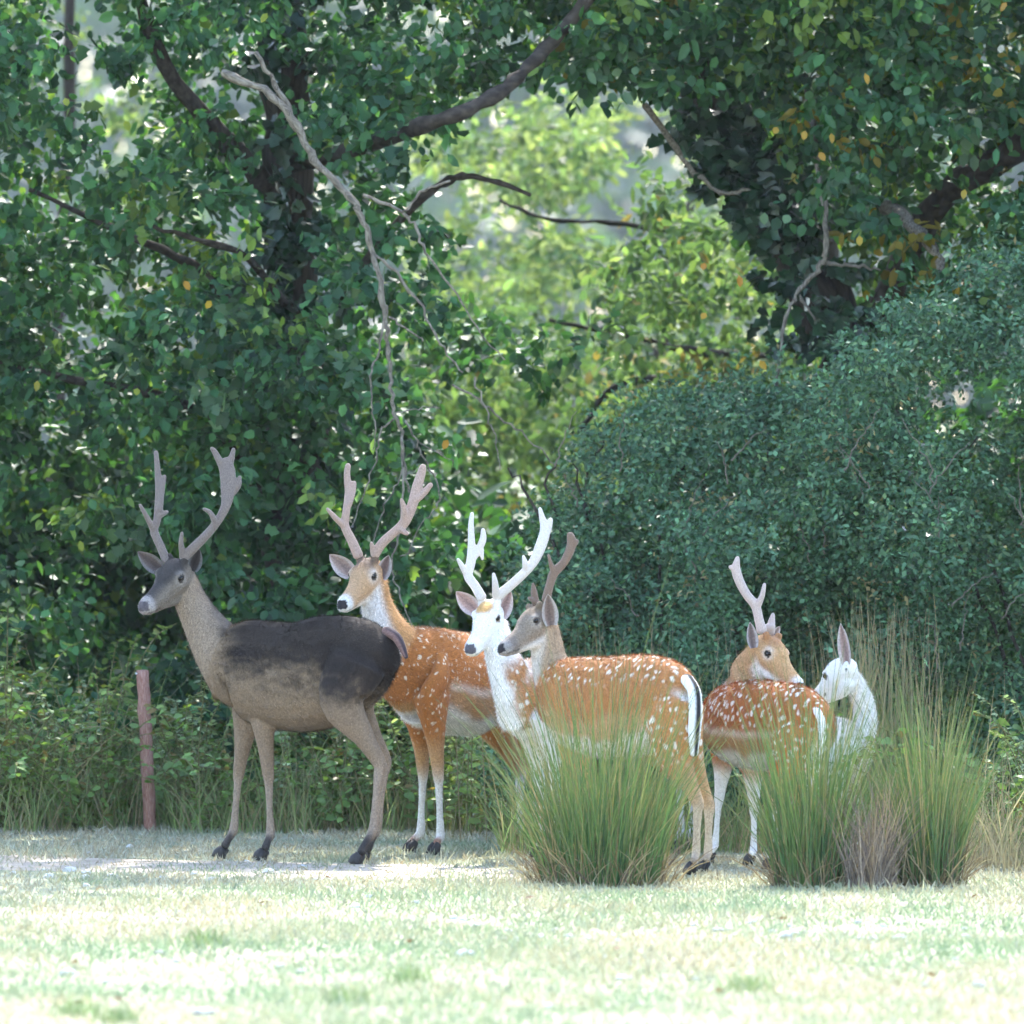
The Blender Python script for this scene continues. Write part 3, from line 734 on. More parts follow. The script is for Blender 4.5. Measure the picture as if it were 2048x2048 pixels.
def coat_dark(nm, t, u, w, co, hl, dE):
    n = len(nm); sp = np.zeros(n)
    jag = (pnoise(co[:, 0] + co[:, 1], co[:, 2], 20, 1) - .5) * .07
    grain = (pnoise((co[:, 0] + co[:, 1]) * 1.3, co[:, 2] * .7, 120, 4) - .5) * .11 + rng.normal(0, .018, n)
    tan = np.array([.235, .165, .108]); black = np.array([.013, .0095, .0095])
    hip = np.array(P(745, 1314, 39.75)); sh = np.array(P(490, 1342, 40.17)); ax = sh - hip; ax[2] = 0
    s_ = ((co - hip) @ ax) / (ax @ ax)                       # 0 at the rump, 1 at the shoulder
    zl = .735 - .09 * sm(-s_, -.30, -.12)
    wd = sm(co[:, 2] + jag + grain, zl - .10, zl + .06) * sm(-s_ + jag * 2 + grain, -1.16, -.88) * .97
    brown = mixw(black, (.032, .024, .02), sm(pnoise(co[:, 0] + co[:, 1], co[:, 2], 14, 7), .45, .85))
    base = mixw(tan, (.15, .11, .08), sm(-u, .6, 1.0) * .8 * (nm == 'torso'))
    c = base * (1 - wd[:, None]) + brown * wd[:, None]
    nk = mixw((.29, .215, .155), (.10, .078, .065), sm(u + grain * 3, .35, .9) * .8)
    nk = nk * (1 - wd[:, None] * (co[:, 2] < .98)[:, None]) + brown * (wd * (co[:, 2] < .98))[:, None]
    c[nm == 'neck'] = nk[nm == 'neck']
    h = (nm == 'head') | (nm == 'jaw')
    hd = mixw((.155, .125, .10), (.045, .038, .036), sm(hl[:, 2] + .25 * hl[:, 0], .025, .055))
    hd = mixw(hd, (.32, .28, .25), sm(-dE, -.034, -.020) * .5); hd = mixw(hd, (.28, .245, .23), sm(hl[:, 0], .215, .24))
    c[h] = hd[h]
    L = (nm == 'legf') | (nm == 'legh')
    lg = mixw((.22, .155, .105), (.27, .205, .155), sm(t, .3, .5)); lg = mixw(lg, (.05, .042, .038), sm(t, .74, .9))
    lg = lg * (1 - wd[:, None]) + brown * wd[:, None]
    c[L] = lg[L]
    return c, sp

def spotted(orange, lower, belly, head, headtop, neckc, legc, white_neck=0., spots=1.0, legtip=(.2, .13, .09), stripe=True, throat=None, ring=.6):
    def fn(nm, t, u, w, co, hl, dE):
        n = len(nm); sp = np.zeros(n)
        jag = (pnoise(co[:, 0], co[:, 2], 30, 2) - .5) * .25
        c = mixw(orange, lower, sm(-u + jag, .12, .3)); c = mixw(c, belly, sm(-u + jag, .55, .72))
        if stripe: c = mixw(c, (.72, .62, .52), sm(-np.abs(u + .17 + jag * .25), -.075, -.02) * (t > .25) * (t < .8) * .85)
        c = mixw(c, np.array(orange) * .55, sm(u, .86, .97) * .6)
        sp = sm(u, -.22, -.05) * spots * (nm == 'torso')
        k = nm == 'neck'; nc = mixw(neckc, belly, sm(-u, .1, .6) * .9) if throat is None else mixw(neckc, throat, sm(-u, .15, .5))
        nc = mixw(nc, (.8, .78, .75), np.full(n, white_neck)); c[k] = nc[k]
        h = (nm == 'head') | (nm == 'jaw')
        hd = mixw(head, headtop, sm(hl[:, 2], .03, .05) * sm(-hl[:, 0], -.10, -.05))
        hd = mixw(hd, (.62, .58, .54), sm(-dE, -.034, -.019) * ring); hd = mixw(hd, (.6, .57, .54), sm(hl[:, 0], .215, .24)); hd = mixw(hd, belly, sm(-hl[:, 2], .055, .075) * .8)
        c[h] = hd[h]
        for q in ('legf', 'legh'):
            L = nm == q; lg = mixw(orange, lower, sm(t, .12, .26)); lg = mixw(lg, legc, sm(t, .28, .48)); lg = mixw(lg, legtip, sm(t, .85, .95)); c[L] = lg[L]
            sp[L] = (sm(-t, -.22, -.08) * spots)[L]
        return c, sp
    return fn

M_coat_dark = coat_mat('near_black_coat', (.3, .25, .2), 30, .1, .02)
M_coat_or = coat_mat('orange_spotted_coat', (.70, .56, .40), 46, .33)
M_coat_or2 = coat_mat('russet_spotted_coat', (.80, .72, .62), 36, .40)
M_coat_wh = coat_mat('white_coat', (.04, .035, .035), 26, .17)
V_grey = velvet('grey_velvet', (.20, .16, .145)); V_tan = velvet('tan_velvet', (.42, .295, .245)); V_white = velvet('white_velvet', (.68, .62, .59)); V_brown = velvet('brown_velvet', (.22, .15, .115)); V_pink = velvet('pink_velvet', (.54, .44, .41))

GREYIN, GREYOUT = (.16, .12, .115), (.10, .085, .08)
# A: near-black buck
make_deer(dict(name='fallow_deer', label='near-black fallow buck with broad grey velvet antlers, beside the reddish post', px=600, Y=39.95, fwd=(-.80, .60), mat=M_coat_dark, antler_mat=V_grey, coat=coat_dark, blur=2, earrim=.2,
    torso=[(456, 1372, 40.22, 52, .08), (490, 1342, 40.17, 97, .13), (540, 1348, 40.09, 106, .165), (600, 1354, 40.0, 110, .178), (655, 1342, 39.9, 112, .172), (703, 1326, 39.82, 98, .16), (745, 1314, 39.75, 75, .13), (768, 1310, 39.71, 46, .085)],
    skull=(360, 1146, 40.28), nose=(288, 1196), hup=(.1, .0, 1), hk=1.06, nosecol=(.09, .075, .08),
    neck=[(478, 1340, 40.18, 82, .10), (440, 1298, 40.22, 58, .078), (405, 1245, 40.27, 41, .06), (381, 1200, 40.3, 36, .052), (364, 1160, 40.3, 36, .05)],
    legs=[('f', (500, 1390, 40.25), (492, 1450, 40.27), (477, 1549, 40.28), (467, 1660, 40.27), 449, 40.22),
          ('f', (520, 1390, 40.04), (526, 1440, 40.04), (537, 1554, 40.05), (541, 1667, 40.06), 530, 40.0),
          ('h', (712, 1330, 39.72), (684, 1402, 39.7), (760, 1528, 39.66), (746, 1660, 39.66), 722, 39.6),
          ('h', (728, 1330, 39.88), (706, 1410, 39.9), (770, 1522, 39.9), (754, 1655, 39.9), 734, 39.86)],
    ears=[((322, 1142), (275, 1103), -.02, -.05, 17, (-.2, -.95, .1), GREYIN, GREYOUT), ((384, 1142), (399, 1098), -.03, -.03, 15, (.1, -1, .1), (.06, .048, .048), GREYOUT)],
    antlers=[[[(333, 1122, -.02, 11), (322, 1095, -.01, 10), (308, 1062, 0, 10), (314, 1040, 0, 9), (319, 990, .02, 10.5), (315, 940, .04, 7), (312, 905, .05, 5.5)],
              [(308, 1062, 0, 8), (294, 1035, -.02, 6), (280, 1010, -.03, 4)], [(319, 1020, 0, 8), (325, 975, .02, 6), (329, 953, .03, 5)], [(320, 1030, 0, 8), (334, 1024, .01, 4.5)]],
             [[(366, 1116, -.05, 12), (393, 1090, -.07, 11), (420, 1062, -.08, 10), (440, 1035, -.08, 10), (452, 1010, -.08, 12), (456, 980, -.07, 17, 6), (455, 945, -.06, 19, 6), (448, 920, -.05, 17, 5)],
              [(446, 935, -.05, 10, 5), (430, 905, -.05, 7, 5), (424, 897, -.05, 5)], [(456, 935, -.05, 12, 5), (464, 912, -.05, 7), (467, 899, -.05, 5)], [(462, 985, -.06, 12, 5), (476, 970, -.06, 8), (479, 955, -.06, 5)],
              [(430, 1052, -.08, 8), (428, 1040, -.09, 7), (420, 1025, -.1, 6), (408, 1018, -.1, 4)], [(366, 1112, -.05, 9), (362, 1085, -.08, 6), (364, 1066, -.09, 4)]]],
    tail=dict(pts=[(774, 1264, 39.72, 12, .024), (791, 1273, 39.69, 10, .020), (802, 1290, 39.67, 8, .017), (812, 1314, 39.65, 4, .010)], bw=.8, col=(.05, .035, .04), edge=(.17, .10, .09))))

# B: orange spotted buck behind A
PINKIN = (.50, .36, .33)
make_deer(dict(name='fallow_deer', label='orange white-spotted fallow buck standing behind the near-black buck\'s rump', px=880, Y=40.9, fwd=(-.66, -.75), mat=M_coat_or, antler_mat=V_tan,
    coat=spotted((.36, .13, .032), (.40, .22, .10), (.62, .58, .55), (.40, .245, .135), (.13, .085, .06), (.44, .23, .09), (.58, .54, .50), legtip=(.30, .17, .12)),
    torso=[(800, 1380, 40.62, 55, .08), (826, 1352, 40.68, 92, .13), (860, 1356, 40.78, 100, .165), (905, 1366, 40.95, 103, .175), (945, 1370, 41.1, 100, .175), (975, 1362, 41.25, 92, .16), (1000, 1352, 41.38, 70, .13), (1010, 1345, 41.44, 45, .09)],
    skull=(742, 1143, 40.62), nose=(684, 1193), hup=(.05, 0, 1),
    neck=[(822, 1345, 40.68, 85, .11), (795, 1300, 40.64, 62, .085), (768, 1250, 40.62, 46, .066), (752, 1205, 40.62, 38, .056), (745, 1165, 40.62, 36, .052)],
    legs=[('f', (835, 1400, 40.8), (842, 1462, 40.82), (846, 1549, 40.83), (841, 1664, 40.84), 827, 40.84),
          ('f', (862, 1395, 40.6), (868, 1450, 40.6), (877, 1554, 40.6), (881, 1672, 40.6), 873, 40.56),
          ('h', (985, 1370, 41.2), (990, 1440, 41.15), (1040, 1545, 41.3), (1040, 1650, 41.3), 1025, 41.25),
          ('h', (1005, 1370, 41.4), (1010, 1440, 41.35), (1075, 1545, 41.5), (1075, 1650, 41.5), 1060, 41.45)],
    ears=[((704, 1150), (659, 1109), -.02, -.05, 19, (-.25, -.95, .1), PINKIN, (.42, .25, .14)), ((762, 1158), (778, 1110), -.03, -.03, 15, (.25, -.95, .1), (.22, .15, .14), (.42, .27, .16))],
    antlers=[[[(717, 1112, -.02, 12), (704, 1082, -.01, 11), (690, 1052, 0, 10), (693, 1020, 0, 9), (697, 985, .02, 9), (694, 950, .03, 7.5), (696, 932, .03, 7)],
              [(690, 1054, 0, 8), (670, 1035, -.02, 6.5), (655, 1018, -.03, 4)], [(697, 1010, 0, 8), (705, 985, .02, 7), (708, 966, .03, 6)]],
             [[(749, 1110, -.05, 11), (765, 1086, -.06, 11), (790, 1063, -.07, 10.5), (808, 1046, -.08, 12), (824, 1012, -.08, 12, 7), (834, 975, -.07, 12, 6), (843, 945, -.06, 10), (846, 934, -.06, 8)],
              [(830, 1000, -.08, 10), (848, 985, -.07, 8), (861, 970, -.07, 6)], [(807, 1046, -.08, 9), (809, 1020, -.1, 7.5), (803, 1000, -.11, 4.5)], [(800, 1058, -.08, 8), (813, 1067, -.09, 5.5)], [(746, 1104, -.05, 7), (743, 1086, -.07, 4)]]]))

# C: white-faced buck
WH = (.74, .70, .66)
def coat_c(nm, t, u, w, co, hl, dE):
    fn = spotted((.42, .19, .07), (.45, .27, .14), (.72, .69, .66), WH, (.45, .26, .10), WH, (.72, .69, .66), 1.0, 1.2, (.5, .42, .36))
    c, sp = fn(nm, t, u, w, co, hl, dE)
    h = (nm == 'head') | (nm == 'jaw')
    c[h] = WH
    patch = h & (np.linalg.norm((hl - np.array([.062, -.004, .058])) * np.array([.9, 1, .5]), axis=1) < .036); c[patch] = (.50, .29, .11)
    T = (nm == 'torso') & (t < .22); c[T] = mixw(c, WH, sm(-t, -.22, -.08))[T]
    L = (nm == 'legf'); c[L] = np.array([.70, .66, .62]); sp[L] = 0
    side = sm(w + .4 * (pnoise(co[:, 0] + co[:, 1], co[:, 2], 25, 3) - .5), .50, .75) * sm(-t, -.6, -.35) * (nm == 'neck')
    side = np.maximum(side, (nm == 'torso') * (t < .3) * sm(w, .45, .7)); c = mixw(c, (.42, .19, .07), side); sp = np.maximum(sp, side)
    return c, sp
make_deer(dict(name='fallow_deer', label='white-faced fallow buck with white antlers and a tan forehead patch', px=1150, Y=40.4, fwd=(-.62, -.78), k=.95, hk=1.0, mat=M_coat_or2, antler_mat=V_white, coat=coat_c, nosecol=(.10, .09, .10), rimcol=(.2, .15, .12), blur=3,
    torso=[(1020, 1412, 40.1, 40, .07), (1048, 1400, 40.15, 76, .125), (1090, 1402, 40.28, 86, .155), (1150, 1410, 40.45, 88, .165), (1210, 1408, 40.6, 86, .16), (1270, 1396, 40.8, 76, .15), (1310, 1390, 40.92, 58, .12), (1328, 1388, 41.0, 38, .09)],
    skull=(985, 1226, 40.1), nose=(939, 1281), hup=(.02, 0, 1),
    neck=[(1050, 1412, 40.15, 74, .10), (1028, 1370, 40.1, 58, .075), (1008, 1325, 40.08, 46, .062), (995, 1282, 40.08, 40, .054), (988, 1246, 40.1, 37, .05)],
    legs=[('f', (1062, 1440, 40.3), (1068, 1490, 40.3), (1080, 1570, 40.3), (1085, 1668, 40.3), 1078, 40.27),
          ('f', (1095, 1440, 40.08), (1102, 1490, 40.06), (1112, 1575, 40.05), (1116, 1675, 40.05), 1108, 40.0),
          ('h', (1300, 1410, 40.75), (1290, 1470, 40.7), (1362, 1570, 40.8), (1360, 1660, 40.8), 1352, 40.75),
          ('h', (1320, 1410, 40.95), (1310, 1470, 40.9), (1385, 1565, 41.0), (1385, 1655, 41.0), 1375, 40.95)],
    ears=[((953, 1224), (912, 1183), -.02, -.04, 18, (-.2, -.95, .1), (.62, .40, .36), (.72, .68, .65)), ((1004, 1236), (1022, 1182), -.04, -.04, 15, (.35, -.9, .05), (.45, .30, .29), (.72, .68, .65))],
    antlers=[[[(964, 1196, -.03, 12), (950, 1172, -.02, 11), (936, 1150, -.01, 11), (942, 1122, 0, 11), (943, 1085, .01, 8.5), (942, 1050, .02, 6.5), (944, 1028, .03, 5)],
              [(934, 1148, -.01, 8), (924, 1132, -.02, 6.5), (916, 1119, -.03, 4)], [(944, 1118, 0, 9), (957, 1100, .01, 8), (966, 1078, .01, 8), (966, 1060, .02, 5)], [(962, 1100, .01, 7), (965, 1118, .01, 3.5)]],
             [[(992, 1194, -.05, 12), (1015, 1176, -.06, 11), (1046, 1148, -.08, 10.5), (1068, 1122, -.08, 11), (1082, 1090, -.08, 13, 6), (1090, 1060, -.07, 12, 6), (1084, 1035, -.06, 7), (1080, 1018, -.06, 4.5)],
              [(1088, 1080, -.08, 9, 6), (1097, 1055, -.07, 8, 6), (1101, 1040, -.07, 6)], [(1052, 1142, -.08, 8), (1050, 1125, -.1, 6.5), (1047, 1113, -.1, 4)], [(992, 1188, -.06, 9), (990, 1165, -.09, 7), (987, 1148, -.1, 4)]]]))

# D: young buck in profile, striped tail
def coat_d(nm, t, u, w, co, hl, dE):
    fn = spotted((.42, .18, .06), (.46, .27, .13), (.68, .64, .60), (.215, .165, .125), (.17, .12, .08), (.36, .255, .165), (.56, .42, .29), 0, 1.0, (.4, .3, .22), False, (.56, .5, .45), .25)
    c, sp = fn(nm, t, u, w, co, hl, dE)
    T = nm == 'torso'; sp[T] = (sp * sm(u, .35, .6))[T]
    rump = T & (t > .88); c[rump] = mixw(c, (.72, .69, .66), sm(t, .88, .95) * sm(-u, -.5, -.2))[rump]
    h = (nm == 'head') | (nm == 'jaw'); mz = h & (hl[:, 0] > .19); c[mz] = mixw(c, (.16, .13, .115), np.full(len(c), .75))[mz]
    return c, sp
make_deer(dict(name='fallow_deer', label='grey-faced young buck in profile with a black-striped white tail, behind the largest rush clump', px=1240, Y=39.1, fwd=(-.66, .75), k=.92, hk=.92, mat=M_coat_or2, antler_mat=V_brown, coat=coat_d, blur=5, rimcol=(.10, .08, .07),
    torso=[(1104, 1420, 39.5, 38, .07), (1128, 1400, 39.44, 80, .12), (1165, 1408, 39.36, 95, .15), (1215, 1416, 39.25, 102, .165), (1265, 1412, 39.13, 102, .165), (1310, 1404, 39.0, 94, .155), (1348, 1400, 38.9, 76, .13), (1368, 1402, 38.85, 54, .09)],
    skull=(1083, 1238, 39.5), nose=(996, 1283), hup=(-.1, .12, 1), hside=-1,
    neck=[(1132, 1404, 39.44, 66, .10), (1112, 1362, 39.47, 48, .075), (1098, 1318, 39.5, 36, .06), (1092, 1280, 39.5, 33, .052), (1086, 1250, 39.5, 33, .05)],
    legs=[('f', (1140, 1450, 39.52), (1140, 1495, 39.54), (1145, 1590, 39.54), (1145, 1690, 39.54), 1135, 39.5),
          ('f', (1165, 1450, 39.32), (1170, 1495, 39.32), (1178, 1595, 39.32), (1180, 1695, 39.32), 1170, 39.28),
          ('h', (1340, 1420, 38.86), (1346, 1500, 38.82), (1396, 1606, 38.76), (1392, 1705, 38.76), 1388, 38.72),
          ('h', (1356, 1420, 39.0), (1368, 1500, 38.98), (1418, 1612, 38.96), (1416, 1705, 38.96), 1412, 38.93)],
    ears=[((1103, 1252), (1096, 1188), -.07, -.09, 17, (.15, -1, .05), (.26, .19, .17), (.33, .27, .22)), ((1080, 1232), (1064, 1204), .05, .06, 9, (-.4, -.9, .1), (.3, .22, .19), (.2, .15, .11))],
    antlers=[[[(1092, 1200, -.02, 11), (1099, 1172, -.02, 10), (1108, 1146, -.02, 11), (1126, 1127, -.02, 10), (1140, 1100, -.02, 11), (1143, 1080, -.02, 10.5), (1141, 1070, -.02, 8)],
              [(1108, 1146, -.02, 8), (1101, 1125, -.03, 5), (1097, 1110, -.03, 3.5)], [(1146, 1092, -.02, 7), (1154, 1083, -.02, 5)], [(1140, 1084, -.02, 7), (1137, 1068, -.02, 4)]],
             [[(1072, 1206, .04, 8), (1068, 1185, .04, 8), (1066, 1168, .04, 3.5)], [(1070, 1204, .03, 6), (1058, 1196, .03, 4)]]],
    tail=dict(pts=[(1374, 1360, 38.82, 13, .026), (1388, 1382, 38.78, 11, .028), (1391, 1420, 38.76, 10, .030), (1389, 1465, 38.76, 9, .028), (1388, 1508, 38.77, 6, .018)], bw=.42)))

# E: russet spotted deer looking back
def coat_e(nm, t, u, w, co, hl, dE):
    fn = spotted((.40, .135, .035), (.44, .26, .12), (.72, .69, .66), (.42, .25, .12), (.30, .15, .07), (.43, .25, .12), (.70, .66, .63), 0, 1.2, (.55, .47, .42))
    c, sp = fn(nm, t, u, w, co, hl, dE); h = (nm == 'head') | (nm == 'jaw')
    ck = h & (hl[:, 2] < -.055); c[ck] = (.70, .67, .63)
    L = nm == 'legf'; c[L] = mixw(c, (.72, .68, .64), sm(t, .06, .2))[L]; sp[L] = 0
    return c, sp
make_deer(dict(name='fallow_deer', label='russet white-spotted buck looking back over its shoulder between the rush clumps', px=1500, Y=39.5, fwd=(-.55, .83), k=.86, hk=.95, mat=M_coat_or2, antler_mat=V_pink, coat=coat_e, blur=5,
    torso=[(1434, 1432, 39.86, 40, .09), (1452, 1436, 39.8, 66, .13), (1480, 1446, 39.68, 84, .16), (1520, 1450, 39.54, 90, .175), (1565, 1452, 39.42, 88, .17), (1604, 1452, 39.30, 80, .16), (1630, 1452, 39.22, 60, .12), (1640, 1452, 39.18, 40, .08)],
    skull=(1530, 1296, 39.72), nose=(1606, 1359), hup=(.1, 0, 1), hside=-1,
    neck=[(1478, 1420, 39.74, 62, .095), (1482, 1385, 39.76, 52, .08), (1497, 1350, 39.76, 42, .066), (1512, 1324, 39.74, 38, .056), (1526, 1304, 39.72, 36, .05)],
    legs=[('f', (1446, 1480, 39.86), (1446, 1530, 39.86), (1438, 1600, 39.84), (1430, 1690, 39.82), 1424, 39.78),
          ('f', (1500, 1500, 39.62), (1506, 1548, 39.6), (1508, 1620, 39.58), (1507, 1700, 39.56), 1504, 39.52),
          ('h', (1592, 1470, 39.24), (1570, 1530, 39.2), (1552, 1620, 39.18), (1548, 1710, 39.16), 1542, 39.12),
          ('h', (1615, 1470, 39.38), (1588, 1530, 39.32), (1600, 1620, 39.32), (1598, 1705, 39.32), 1590, 39.28)],
    ears=[((1508, 1296), (1500, 1244), -.05, -.05, 12, (.25, -.95, .1), (.25, .19, .18), (.6, .55, .5)), ((1546, 1276), (1560, 1252), .06, .08, 8, (.4, -.8, .2), (.4, .3, .27), (.4, .26, .15))],
    antlers=[[[(1524, 1262, -.02, 13), (1518, 1240, -.02, 11), (1511, 1212, -.02, 11), (1494, 1190, -.02, 10.5), (1480, 1165, -.02, 11), (1472, 1140, -.02, 11), (1474, 1122, -.02, 7), (1475, 1116, -.02, 5)],
              [(1514, 1214, -.02, 9), (1524, 1192, -.03, 6.5), (1529, 1169, -.03, 4.5)], [(1470, 1140, -.02, 7), (1461, 1134, -.02, 5)]],
             [[(1540, 1264, .03, 12), (1543, 1245, .03, 9), (1546, 1229, .03, 4.5)], [(1534, 1256, .02, 10), (1545, 1254, .02, 8)]]],
    tail=dict(pts=[(1634, 1422, 39.14, 8, .015), (1643, 1445, 39.11, 8, .016), (1644, 1490, 39.10, 7, .015), (1643, 1525, 39.11, 4, .010)], bw=.2)))

# F: white flecked deer bending its head back
def coat_f(nm, t, u, w, co, hl, dE):
    n = len(nm); c = np.tile(np.array([.76, .72, .68]), (n, 1)); sp = np.full(n, .8); sp[(nm == 'legf') | (nm == 'legh')] = 0
    g = (nm == 'torso'); c[g] = mixw(c, (.66, .58, .50), sm(u, .2, .8) * .5)[g]
    return c, sp
make_deer(dict(name='fallow_deer', label='white dark-flecked deer with one pointed ear up, bending its head back behind the rushes', px=1680, Y=40.3, fwd=(.72, .69), k=.86, hk=.9, hidden_limbs=True, mat=M_coat_wh, antler_mat=V_white, coat=coat_f, nosecol=(.2, .15, .14), rimcol=(.12, .11, .11), pedicle=False,
    torso=[(1712, 1508, 40.42, 34, .07), (1698, 1505, 40.38, 58, .11), (1672, 1508, 40.25, 72, .14), (1640, 1512, 40.1, 76, .15), (1610, 1514, 39.98, 74, .15), (1588, 1512, 39.88, 64, .14), (1575, 1510, 39.82, 44, .11)],
    skull=(1690, 1340, 40.26), nose=(1618, 1392), hup=(-.1, -.1, 1), hside=1,
    neck=[(1704, 1508, 40.38, 46, .085), (1722, 1474, 40.38, 34, .066), (1730, 1436, 40.37, 28, .054), (1725, 1400, 40.35, 25, .048), (1711, 1370, 40.31, 24, .044), (1697, 1350, 40.28, 25, .040)],
    legs=[('f', (1708, 1500, 40.48), (1708, 1545, 40.5), (1706, 1610, 40.5), (1705, 1685, 40.5), 1712, 40.46),
          ('f', (1690, 1500, 40.3), (1688, 1545, 40.3), (1686, 1615, 40.3), (1684, 1690, 40.3), 1692, 40.26),
          ('h', (1596, 1490, 39.84), (1606, 1545, 39.82), (1590, 1620, 39.8), (1592, 1695, 39.8), 1600, 39.76),
          ('h', (1606, 1490, 39.98), (1620, 1545, 39.98), (1604, 1620, 39.98), (1606, 1692, 39.98), 1614, 39.94)],
    ears=[((1692, 1330), (1681, 1247), -.05, -.06, 13, (-.35, -.93, .05), (.48, .33, .30), (.74, .70, .67)), ((1694, 1312), (1688, 1258), .07, .1, 8, (-.5, -.8, .1), (.48, .33, .30), (.74, .70, .67))],
    antlers=[]))

# ------------------------------------------------------------------ post
M_post = bark_mat('red_brown_wood', (.24, .10, .075), (.42, .25, .20), 26)
a = np.array(GX(302, 43.05)); b = np.array(P(285, 1341, 43.05)); a[2] = -.05
post = empty('wooden_post', GX(302, 43.05)); tag(post, 'weathered reddish-brown wooden post standing at the edge of the undergrowth', 'post')
mb = MB(); n = 14; c = np.array([a + (b - a) * i / (n - 1) for i in range(n)]); c[1:-1, 0] += rng.normal(0, .0015, n - 2)
rr = .0265 + rng.normal(0, .0006, n); mb.ring_tube(c, rr, rr * .96, np.array([.2, 1, 0]), 14, cap=.12)
obj('shaft', mb.mesh('shaft'), M_post, post)
mb = MB(); mb.ring_tube(np.array([b + np.array([-.024, -.012, -.012]), b + np.array([-.026, -.03, -.012])]), np.array([.004, .004]), np.array([.004, .004]), np.array([0, 0, 1.]), 8, cap=.3)
obj('staple', mb.mesh('staple'), plain_mat('galvanised', (.6, .6, .6), .35, .5), post)

# ------------------------------------------------------------------ blades
def blades(base, length, lean, width, cols, tipcols=None, seg=3, curve=.5):
    """tapered ribbons; base (n,3), lean (n,3) horizontal+vertical direction of the tip"""
    n = len(base); d = unit(lean); side = unit(np.cross(d, np.array([0, -1., 0]) + rng.normal(0, .35, (n, 3))))
    V = []; Cc = []
    for i in range(seg + 1):
        t = i / seg
        bend = np.array([0, 0, 1.]) * (1 - t ** 1) * curve + d * (1 - (1 - t) * curve)
        p = base + unit(bend) * (length * t)[:, None]
        p[:, 2] -= (1 - d[:, 2]) * length * t * t * .12
        w = (width * (1 - .85 * t ** 1.5))[:, None]
        V += [p - side * w, p + side * w]
        c = cols if tipcols is None else cols * (1 - t ** 2) + tipcols * t ** 2
        Cc += [c, c]
    k = 2 * (seg + 1); V = np.stack(V, 1).reshape(-1, 3); Cc = np.stack(Cc, 1).reshape(-1, 3)
    f = []
    for i in range(seg): f += [2 * i, 2 * i + 1, 2 * i + 3, 2 * i + 2]
    F = (np.array(f)[None] + (np.arange(n) * k)[:, None]).ravel()
    return V, F, np.full(n * seg, 4), Cc

def pal(cols, w, n, j=.2):
    return np.array(cols)[rng.choice(len(cols), n, p=w)] * np.exp(rng.normal(0, j, (n, 1)))

# rush clumps
RUSH = [(.08, .16, .055), (.12, .19, .06), (.05, .11, .045), (.20, .20, .08), (.30, .23, .12)]
def rush(label, px, Y, hw, hd, n, h0, h1, spread, leanx=0.0):
    t = empty('rush_clump', GX(px, Y)); tag(t, label, 'rushes', 'rush clumps in front of the deer')
    cx = GX(px, Y)
    a = rng.uniform(0, 2 * np.pi, n); r = np.sqrt(rng.random(n)); ox = np.cos(a) * r; oy = np.sin(a) * r
    base = np.stack([cx.x + ox * hw, Y + oy * hd, np.zeros(n)], 1)
    L = h0 + (h1 - h0) * rng.beta(1.7, 2.0, n); L *= (1 - .2 * np.abs(ox) ** 2); L[rng.random(n) < .05] *= 1.25; L *= .8 + .4 * pnoise(base[:, 0], base[:, 1], 14, 2)
    lean = np.stack([ox * spread + leanx + rng.normal(0, .15, n) * (1 + (rng.random(n) < .12)), oy * spread * .8 + rng.normal(0, .12, n), np.ones(n)], 1)
    V, F, S_, Cc = blades(base, L, lean, np.full(n, .0022), pal(RUSH, [.3, .3, .2, .13, .07], n), pal([(.16, .18, .08), (.09, .16, .06), (.30, .22, .13)], [.35, .45, .2], n), 4, .55)
    tag(obj('green_stems', mesh_np('green_stems', V, F, S_, Cc), M_rush, t), kind='stuff')
    m = int(n * .4); a = rng.uniform(0, 2 * np.pi, m); r = np.sqrt(rng.random(m)) * 1.3
    base = np.stack([cx.x + np.cos(a) * r * hw, Y + np.sin(a) * r * hd, np.zeros(m)], 1)
    lean = np.stack([np.cos(a) * r * .5 + rng.normal(0, .5, m), np.sin(a) * r * .6 + rng.normal(0, .4, m), np.full(m, .8)], 1)
    V, F, S_, Cc = blades(base, rng.uniform(.03, .27, m), lean, np.full(m, .0022), pal([(.20, .13, .075), (.32, .24, .14), (.12, .085, .06), (.40, .33, .22)], [.35, .3, .2, .15], m), None, 3, .4)
    tag(obj('dead_stems', mesh_np('dead_stems', V, F, S_, Cc), M_rush, t), kind='stuff')
    return t
rush('broad dark green rush clump in front of the grey-faced buck\'s body', 1203, 37.95, .215, .30, 900, .20, .97, .42)
rush('yellow-green rush clump in front of the russet spotted buck\'s flank', 1622, 37.75, .13, .25, 650, .24, .92, .26)
rush('upright rush clump standing apart at the edge of the shrub, by a dry brown tussock', 1856, 37.85, .115, .25, 600, .26, .86, .24)
# dry tussock between the last two clumps
tt_ = empty('dry_tussock', GX(1742, 37.55)); tag(tt_, 'grey-brown dead grass tussock squeezed between two rush clumps', 'grass tussock')
m = 260; cx = GX(1742, 37.55); a = rng.uniform(0, 2 * np.pi, m); r = np.sqrt(rng.random(m))
base = np.stack([cx.x + np.cos(a) * r * .09, cx.y + np.sin(a) * r * .2, np.zeros(m)], 1)
V, F, S_, Cc = blades(base, rng.uniform(.12, .48, m), np.stack([rng.normal(0, .35, m), rng.normal(0, .3, m), np.ones(m)], 1), np.full(m, .002), pal([(.20, .15, .12), (.30, .24, .19), (.13, .10, .085)], [.4, .35, .25], m), None, 4, .5)
tag(obj('dead_blades', mesh_np('dead_blades', V, F, S_, Cc), M_rush, tt_), kind='stuff')
